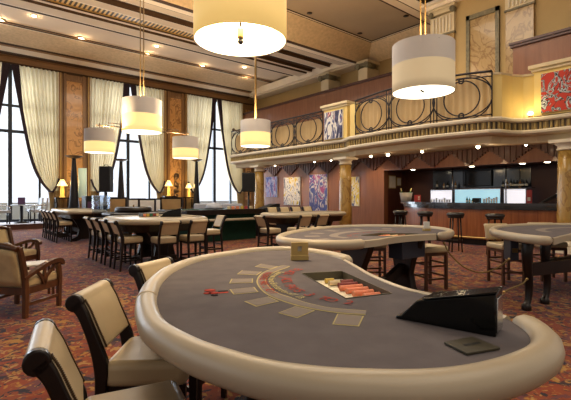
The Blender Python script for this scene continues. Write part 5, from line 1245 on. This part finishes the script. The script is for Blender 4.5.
obl(m, p, 0, .30, .17, .12, .23, .15); m.build('bucket_body', 'off_white', ib); m = MB(); obl(m, p, .285, .305, .235, .155, .235, .155); m.build('bucket_rim', 'off_white', ib)
for s_, lab in ((-1, 'bottle with pale foil neck leaning in the ice bucket, toward the wall'), (1, 'bottle with pale foil neck leaning in the ice bucket, toward the bar middle')):
    d = W(s_, 0).normalized(); a = p+d*.06+Vector((0,0,.05)); b = a+d*.13+Vector((0,0,.40)); bt = thing('champagne_bottle', lab, 'bottle', a); m = MB(); m.tube([a, a.lerp(b, .55), a.lerp(b, .75)], [.045, .045, .02], 10); m.build('bottle_glass', 'bottle_green', bt); m = MB(); m.tube([a.lerp(b, .72), b], [.022, .018], 8); m.build('foil_neck', 'foil', bt)
p = onbar(417.5, .24); t = thing('bar_sign', 'small red sign with white panels on the bar beside the ice bucket', 'sign', p); a_ = yaw(1, .15); m = MB(); m.box((p.x, p.y, p.z+.11), (.22,.02,.22), a_); m.build('sign_board', 'sign_red', t); m = MB(); dd = W(0,-1).normalized()*.012
for u in (-.04, .04):
    for v in (.08, .15): q = W(u, 0); m.box((p.x+q.x+dd.x, p.y+q.y+dd.y, p.z+v), (.055,.004,.05), a_)
m.build('sign_panel', 'paper', t)
p = onbar(545, .1); t = thing('desk_lamp', 'slanted black lamp with a pale tip on the bar beside the column', 'lamp', p); e = p+W(.30, 0)+Vector((0,0,.20)); m = MB(); m.tube([p+W(-.10,0)+Vector((0,0,.02)), p+Vector((0,0,.06)), e], [.02,.035,.05], 8); m.build('lamp_arm', 'black_metal', t); m = MB(); m.tube([e, e+W(.09,0)+Vector((0,0,.05))], [.055,.04], 8); m.build('lamp_head', 'off_white', t); m = MB(); m.lathe([(.10,0),(.10,.015),(.02,.025)], (p.x-.08,p.y,p.z), 12); m.build('lamp_base','black_metal',t)
for px0, px1, py0, py1, lab in ((388.5,395.5,175.5,188.5,'taller framed notice on the side wall of the bar opening'), (396.5,400.8,177.5,186,'smaller framed notice on the side wall of the bar opening, nearer the ice bucket')):
    Y_ = NY1-.002; xa_, xb_ = onY(px0, Y_), onY(px1, Y_); dx, dy = ray((px0+px1)/2); tt = Y_/dy; za_, zb_ = HC+(196-py1)*tt/FPX, HC+(196-py0)*tt/FPX
    t = thing('framed_notice', lab, 'notice', ((xa_+xb_)/2, Y_, za_)); m = MB(); m.bb(xa_, xb_, Y_-.02, Y_, za_, zb_); m.build('frame', 'old_gold', t); m = MB(); m.bb(xa_+.03, xb_-.03, Y_-.024, Y_-.02, za_+.03, zb_-.03); m.build('notice_sheet', 'paper', t)
# ================================================================== FAR FLOOR
def speaker(px, py0, py1, tt, w, lab):
    c = W((px-285.5)/FPX*tt, tt); z0, z1_ = HC+(196-py1)*tt/FPX, HC+(196-py0)*tt/FPX; rz = yaw(1, 0)
    s = thing('speaker_stand', 'slim black tripod stand under the %s' % lab, 'stand', (c.x, c.y, 0)); m = MB(); m.tube([(c.x,c.y,.35), (c.x,c.y,z0-.005)], .035, 8); m.build('pole', 'black_metal', s)
    for k in range(3):
        a = k*2.094+.4; m = MB(); m.tube([(c.x,c.y,.62), (c.x+.42*math.cos(a), c.y+.42*math.sin(a), .012)], .014, 6); m.build('leg', 'black_metal', s)
    t = thing('loudspeaker', lab, 'speaker', (c.x, c.y, z0)); m = MB(); m.box((c.x, c.y, (z0+z1_)/2), (w, w*.85, z1_-z0), rz); m.build('cabinet', 'black_matte', t, bevel=.02)
    f = W(0, -1); m = MB(); m.box((c.x+f.x*(w*.43+.003), c.y+f.y*(w*.43+.003), (z0+z1_)/2), (w*.9, .012, (z1_-z0)*.93), rz); m.build('grille_cloth', 'black_metal', t, bevel=.004)
    m = MB(); m.tube([(c.x-.08,c.y,z1_), (c.x-.05,c.y,z1_+.05), (c.x+.05,c.y,z1_+.05), (c.x+.08,c.y,z1_)], .012, 6); m.build('handle', 'black_metal', t)
speaker(106.2, 166.5, 192, 13.6, .36, 'black loudspeaker between the two torcheres, before the window')
speaker(248.7, 173, 191.8, 14.6, .44, 'black loudspeaker beside the far column at the balcony end')
def torchere(px, pytop, Y_, wpx, lab):
    X_ = onY(px, Y_); tt = X_*FX+Y_*FY; zt = HC+(196-pytop)*tt/FPX; r = wpx/2*tt/FPX
    t = thing('torchere', lab, 'floor lamp', (X_, Y_, .2)); m = MB(); m.lathe([(r*.62,.201), (r*.6,.9), (r*.5,1.3), (r*.22,zt-.16), (r*.2,zt-.12)], (X_,Y_,0), 14); m.build('tapered_body', 'black_metal', t); m = MB(); m.lathe([(r*.2,zt-.13), (r*.55,zt-.09), (r,zt-.02), (r,zt), (r*.9,zt), (.001,zt-.04)], (X_,Y_,0), 20); m.build('saucer_bowl', 'bronze', t)
torchere(74, 155.8, 19.7, 16.5, 'tall dark torchere with saucer top, in front of the first marble panel')
torchere(121, 159.3, 19.7, 13.5, 'tall dark torchere with saucer top, in front of the middle window')
torchere(196.5, 159.5, 19.9, 11.5, 'tall dark torchere with saucer top, beside the last window')
def table_lamp(px, pyt, pyb, Y_, lab, wpx=8.5):
    X_ = onY(px, Y_); tt = X_*FX+Y_*FY; zt = HC+(196-pyt)*tt/FPX; zb_ = HC+(196-pyb)*tt/FPX; r = wpx/2*tt/FPX
    cs_ = thing('console_table', 'small dark console under the %s' % lab, 'console', (X_, Y_+.0, .2)); m = MB(); m.bb(X_-.3,X_+.3,Y_-.2,Y_+.2,zb_-.05,zb_-.001); m.build('table_top', 'dark_wood', cs_)
    for sx in (-.26,.26):
        for sy in (-.16,.16): m = MB(); m.bb(X_+sx-.025,X_+sx+.025,Y_+sy-.025,Y_+sy+.025,.201,zb_-.05); m.build('leg', 'dark_wood', cs_)
    t = thing('table_lamp', lab, 'lamp', (X_, Y_, zb_)); hs = (zt-zb_)*.36
    m = MB(); m.lathe([(r*.55,0), (r*.5,.04), (r*.38,.08), (r*.42,(zt-zb_)*.35), (r*.30,(zt-zb_)*.62), (.02,(zt-zb_)*.68)], (X_,Y_,zb_), 14); m.build('lamp_base', 'lamp_body', t)
    m = MB(); m.lathe([(r,zt-hs), (r*.32,zt), (.001,zt)], (X_,Y_,0), 18); m.build('lamp_shade', 'lamp_shade', t); return (X_, Y_, zt-hs*.5)
TL = [table_lamp(62.3, 179.5, 197.5, 20.45, 'glowing yellow table lamp with cone shade before the first curtain', 10), table_lamp(168.7, 180.5, 196, 20.45, 'glowing yellow table lamp between the curtain and the dark carving', 8), table_lamp(188.8, 183.3, 197, 20.4, 'glowing yellow table lamp half hidden behind a torchere', 7)]
X_ = onY(82.5, 19.8); tt = X_*FX+19.8*FY; t = thing('paper_floor_lamp', 'tall pale green cylindrical paper lamp beside the first torchere', 'floor lamp', (X_, 19.8, .2)); zt = HC+(196-168.3)*tt/FPX; m = MB(); m.lathe([(.17,1.25), (.17,zt), (.001,zt)], (X_,19.8,0), 18); m.build('lamp_shade', 'green_lamp', t); m = MB(); m.lathe([(.16,.201), (.16,.23), (.03,.24), (.03,1.25)], (X_,19.8,0), 14); m.build('lamp_base', 'black_metal', t)
X_ = onY(176.3, 20.55); tt = X_*FX+20.55*FY; zt = HC+(196-173.5)*tt/FPX; t = thing('carved_figure', 'dark abstract carving on a plinth before the marble panel, between two table lamps', 'sculpture', (X_, 20.55, .2)); m = MB(); m.bb(X_-.14,X_+.14,20.43,20.69,.201,1.25); m.build('plinth', 'dark_wood', t, bevel=.01); m = MB(); m.tube(crom([(X_,20.55,1.25), (X_-.07,20.55,1.5), (X_+.08,20.53,1.75), (X_-.05,20.55,2.05), (X_+.04,20.55,zt)], 5), [.10+.05*math.sin(i*1.1) for i in range(21)], 10); m.build('carving', 'bronze', t)
# objects on and behind the long tables
def flatbox(name, px0, px1, z0, h, Y_, dep, m_, lab, cat, extra=None, bevel=.008):
    x0, x1 = onY(px0, Y_), onY(px1, Y_); t = thing(name, lab, cat, ((x0+x1)/2, Y_+dep/2, z0)); m = MB(); m.bb(x0, x1, Y_, Y_+dep, z0, z0+h); m.build(extra[0] if extra else 'body', m_, t, bevel=bevel); return t, x0, x1
# roulette wheel housing on the long cream table
wc = Vector((3.75, 10.7, .907)); t = thing('roulette_bowl', 'dark roulette wheel in a low round bowl on the dark-topped table', 'roulette', wc); m = MB(); m.lathe([(.44,0), (.46,.04), (.44,.12), (.40,.13), (.34,.07), (.001,.05)], wc, 28); m.build('wheel_bowl', 'dark_wood', t); m = MB(); m.lathe([(.30,.062), (.28,.085), (.10,.10), (.02,.11), (.02,.18), (.001,.19)], wc, 24); m.build('wheel_rotor', 'bronze', t)
t, x0, x1 = flatbox('chip_box', 143, 159, .886, .075, 8.4, .25, 'dark_olive', 'low box with coloured chip ends on the long cream table, before the roulette wheel', 'box'); m = MB(); n = 8
for k in range(n): pass
for k, mm in enumerate(('chip_orange', 'chip_yellow', 'bottle_green', 'chip_red', 'chip_cream')):
    m = MB(); a = x0+(x1-x0)*(k+.08)/5; b = x0+(x1-x0)*(k+.92)/5; m.bb(a, b, 8.392, 8.402, .895, .95); m.build('chip_end', mm, t)
cs2 = cs.copy(); COL.objects.link(cs2)
for ch in cs.children: q = ch.copy(); COL.objects.link(q); q.parent = cs2
cs2.location = (3.42, 8.2, .888); cs2.rotation_euler[2] = -.55; cs2.scale = (1.25,)*3; cs2['label'] = 'dark card shoe lying on the long cream table near its corner'
t = thing('acrylic_screen', 'clear acrylic box on a dark stand below the loudspeaker between the torcheres', 'screen', (onY(101, 11.75), 11.75, 0)); xm, ym = t.location[:2]
m = MB(); m.bb(xm-.22,xm+.22,ym-.15,ym+.15,.0,.74); m.build('stand_base', 'slate_blue', t, bevel=.01); m = MB(); m.bb(xm-.20,xm+.20,ym-.13,ym-.122,.74,1.34); m.bb(xm-.20,xm+.20,ym+.122,ym+.13,.74,1.34); m.bb(xm-.20,xm-.192,ym-.13,ym+.13,.74,1.34); m.bb(xm+.192,xm+.20,ym-.13,ym+.13,.74,1.34); m.build('acrylic_panel', 'clear_acrylic', t)
t, x0, x1 = flatbox('cabinet', 86, 100, .001, 1.32, 15.7, .6, 'black_matte', 'dark cabinet with a violet panel, behind the acrylic screen', 'cabinet'); m = MB(); m.bb(x0+.05,x1-.05,15.685,15.7,.75,1.12); m.build('door', 'menu_purple', t)
# tan-backed and white lounge chairs far behind
def make_lounge(label, m_):
    t = thing('lounge_chair', label, 'chair', (0,0,0), 0, None, world=False)
    m = MB(); m.bb(-.30,.30,-.30,.30,.36,.5); m.build('seat', m_, t, (0,0,0), bevel=.03, bseg=3)
    m = MB(); m.prism([(-.30,.45), (-.20,.45), (-.27,1.0), (-.37,1.0)], lambda u, v, h: (u, h, v), -.29, .29); m.build('padded_back', m_, t, (0,0,0), bevel=.02, bseg=3)
    for sy in (-.31, .31): m = MB(); m.bb(-.36,-.28,sy-.025,sy+.025,0,1.03); m.build('back_post', 'dark_wood', t, (0,0,0)); m = MB(); m.bb(.24,.29,sy-.025,sy+.025,0,.5); m.build('leg', 'dark_wood', t, (0,0,0))
    m = MB(); m.bb(-.37,-.30,-.33,.33,1.0,1.05); m.build('top_rail', 'dark_wood', t, (0,0,0)); return t
lc = make_lounge('tan framed chair turned to the windows, behind the card shoe on the long cream table', 'chair_tan'); lc.location = (onY(175.5, 13.3), 13.3, 0); lc.rotation_euler[2] = yaw(.1, 1); lc.scale = (1.1,1.15,1.22)
l2 = dup(lc, (onY(117.5, 15.0), 15.0, 0), yaw(-.2, 1), 'tan framed chair turned to the windows, just past the first loudspeaker stand')
lw = make_lounge('white chair beyond the roulette wheel, nearest the tan chair by the loudspeaker', 'off_white'); 
wp = [(125, 15.8, .2), (133, 17.2, -.1), (142, 18.5, .1), (151, 15.9, .1), (160, 17.3, .1)]
wl = ['white chair beyond the roulette wheel, nearest the tan chair by the loudspeaker', 'white chair beyond the roulette wheel, second from the loudspeaker', 'white chair beyond the roulette wheel, third from the loudspeaker', 'white chair before the middle curtain, fourth from the loudspeaker', 'white chair before the middle curtain, farthest from the loudspeaker']
for i, (px, Y_, a) in enumerate(wp):
    o = lw if i == 0 else dup(lw, (0,0,0), 0, wl[i]); o.location = (onY(px, Y_), Y_, 0); o.rotation_euler[2] = yaw(a, 1); o.scale = (1, 1, 1.16); o['group'] = 'white chairs before the middle window'
for i, (px, Y_) in enumerate(((203, 16.4), (231, 15.4))):
    w_ = .95; X_ = onY(px, Y_); t = thing('sofa', ['grey sofa before the last window, nearer the torchere', 'grey sofa before the last window, nearer the loudspeaker'][i], 'sofa', (X_, Y_, 0), yaw(0,-1), 'grey sofas before the last window', world=False)
    m = MB(); m.bb(-.38,.38,-w_/2,w_/2,.12,.45); m.build('seat', 'grey_plastic', t, (0,0,0), bevel=.05, bseg=3); m = MB(); m.bb(-.45,-.25,-w_/2,w_/2,.12,.98); m.build('backrest', 'grey_plastic', t, (0,0,0), bevel=.06, bseg=3)
    for s_ in (-1, 1): m = MB(); m.bb(-.42,.38,s_*w_/2-.08,s_*w_/2+.08,.12,.64); m.build('armrest', 'grey_plastic', t, (0,0,0), bevel=.05, bseg=3)
    m = MB(); [m.bb(a-.03,a+.03,b-.03,b+.03,0,.12) for a in (-.35,.32) for b in (-w_/2+.08,w_/2-.08)]; m.build('foot', 'dark_wood', t, (0,0,0))
# small things on the dark green table
for k, (px, m_, lab) in enumerate(((229,'chip_cream','cream'), (233,'chip_orange','orange'), (237.5,'chip_orange','second orange'), (242,'chip_yellow','yellow'), (246,'sign_red','red'), (251,'chip_cream','last pale'))):
    X_ = onY(px, 11.0); m = MB()
    for j in range(5): m.lathe([(.055,j*.018), (.055,j*.018+.015), (.052,j*.018+.017)], (X_,11.0,.907), 12)
    tag(m.build('chip_stack', m_, None, (X_, 11.0, .907)), '%s chip stack on the green-skirted table' % lab, 'chips', 'chip stacks on the green-skirted table')
X_ = onY(214, 11.4); t = thing('chip_sorter', 'dark domed chip machine on the green-skirted table, before the grey sofas', 'machine', (X_, 11.4, .907)); m = MB(); m.lathe([(.26,0),(.27,.05),(.22,.15),(.10,.2),(.001,.21)], (X_,11.4,.907), 18); m.build('machine_dome','grey_plastic',t); m = MB(); m.lathe([(.29,0),(.29,.03)], (X_,11.4,.9075), 18); m.build('machine_base','black_matte',t)
X_ = onY(268.5, 11.0); t = thing('card_shoe_stand', 'dark sloped stand between the green-skirted table and the small bluish canvas', 'stand', (X_, 11.0, 0)); m = MB(); m.bb(X_-.5,X_+.35,10.8,11.2,.0,.86); m.build('stand_body','dark_wood',t); m = MB(); m.prism([(-.5,.86),(.35,.86),(.35,1.06),(.2,1.06)], lambda u,v,h:(X_+u,11.0+h,v), -.18,.18); m.build('sloped_top','black_matte',t)
# ================================================================== LIGHT
def lamp(kind, name, loc, energy, color, size=.2, rot=None, spot=None, blend=.5):
    l = bpy.data.lights.new(name, kind); l.energy = energy; l.color = color
    if kind == 'POINT': l.shadow_soft_size = size
    if kind == 'AREA': l.shape = 'RECTANGLE'; l.size, l.size_y = size
    if kind == 'SPOT': l.spot_size = spot; l.spot_blend = blend; l.shadow_soft_size = size
    o = bpy.data.objects.new(name, l); COL.objects.link(o); o.location = loc
    if rot: o.rotation_euler = rot
    return o
WARM = (1.0, .74, .44); NEUT = (1.0, .88, .72)
for px, py in ((0.5,20.5),(81,38.5),(147,54),(202,66),(246,77)):
    p = G(px, py, 7.765); lamp('POINT', 'cove_spot_light', (p.x, p.y-.12, 7.62), 7, WARM, .03)
for px, py in ((34,15.8),(156.5,46),(244.5,67)):
    p = G(px, py, 7.8); lamp('POINT', 'panel_spot_light', (p.x, p.y, 7.68), 4, WARM, .03)
for x_, y_, z_, R_ in LAMPS: lamp('POINT', 'shade_bulb', (x_, y_, z_), 230*R_/.45, WARM, .05)
for i, Y_ in enumerate((15.0, 10.0, 5.5)): lamp('AREA', 'overhead_fill_light', (6.0, Y_, 7.1), 230, NEUT, (7, 2.5))  # added soft fill under the ceiling, no cove fixtures stand for it
lamp('AREA', 'rear_fill_light', (3.0, -2.0, 6.5), 220, NEUT, (8, 5))  # added fill behind the camera, not a fixture of the hall
for px in (268, 292, 318, 353):
    y_ = onX(px, 12.0); a = math.atan2(1.45, -1.3)
    lamp('SPOT', 'picture_spot', (12.0, y_, 2.8), 100, WARM, .05, (0, -math.radians(48), 0), math.radians(75), .8)
for y_ in (4.6, 5.8, 7.0, 8.2): lamp('SPOT', 'bar_spot', (12.45, y_, 2.8), 80, WARM, .05, (0, 0, 0), math.radians(110), .8)
for y_ in (4.9, 6.6, 8.0): lamp('POINT', 'balcony_glow', (10.9, y_, 2.55), 16, WARM, .1)
lamp('POINT', 'pier_glow', (10.75, yA0-.12, 3.5), 4, (1,.8,.4), .06); lamp('POINT', 'parapet_glow', (10.55, onX(530, 10.6)-.05, 3.45), 4, (1,.8,.4), .06); lamp('POINT', 'bay_glow', (10.7, 5.8, 4.6), 9, WARM, .2)
for q in TL: lamp('POINT', 'table_lamp_bulb', (q[0], q[1]-.35, q[2]), 18, (1,.66,.26), .1)
wd = bpy.data.worlds.new('world'); SC.world = wd; wd.use_nodes = True; nt = wd.node_tree; bg = nt.nodes['Background']
tc = nt.nodes.new('ShaderNodeTexCoord'); sx = nt.nodes.new('ShaderNodeSeparateXYZ'); nt.links.new(tc.outputs['Generated'], sx.inputs[0])
rp = ramp(nt, [(0.0, (.42,.36,.30)), (.55, (.46,.42,.38)), (.75, (.95,.98,1.04)), (1.0, (1.05,1.08,1.14))])
mp = nt.nodes.new('ShaderNodeMapRange'); mp.inputs['From Min'].default_value = -1; mp.inputs['From Max'].default_value = 1; nt.links.new(sx.outputs['Y'], mp.inputs['Value']); nt.links.new(mp.outputs['Result'], rp.inputs['Fac'])
nt.links.new(rp.outputs['Color'], bg.inputs['Color']); bg.inputs['Strength'].default_value = 1.0
# daylight entering through the three windows
for c in WC: lamp('AREA', 'window_daylight', (c, YW+.6, 3.6), 420, (.86,.93,1.0), (3.4, 6.2), (math.radians(-90), 0, 0))
cleanup()
SC.cycles.max_bounces = 6; SC.cycles.diffuse_bounces = 3; SC.cycles.glossy_bounces = 3; SC.cycles.transparent_max_bounces = 12; SC.cycles.caustics_reflective = False; SC.cycles.caustics_refractive = False; SC.cycles.sample_clamp_indirect = 6.0
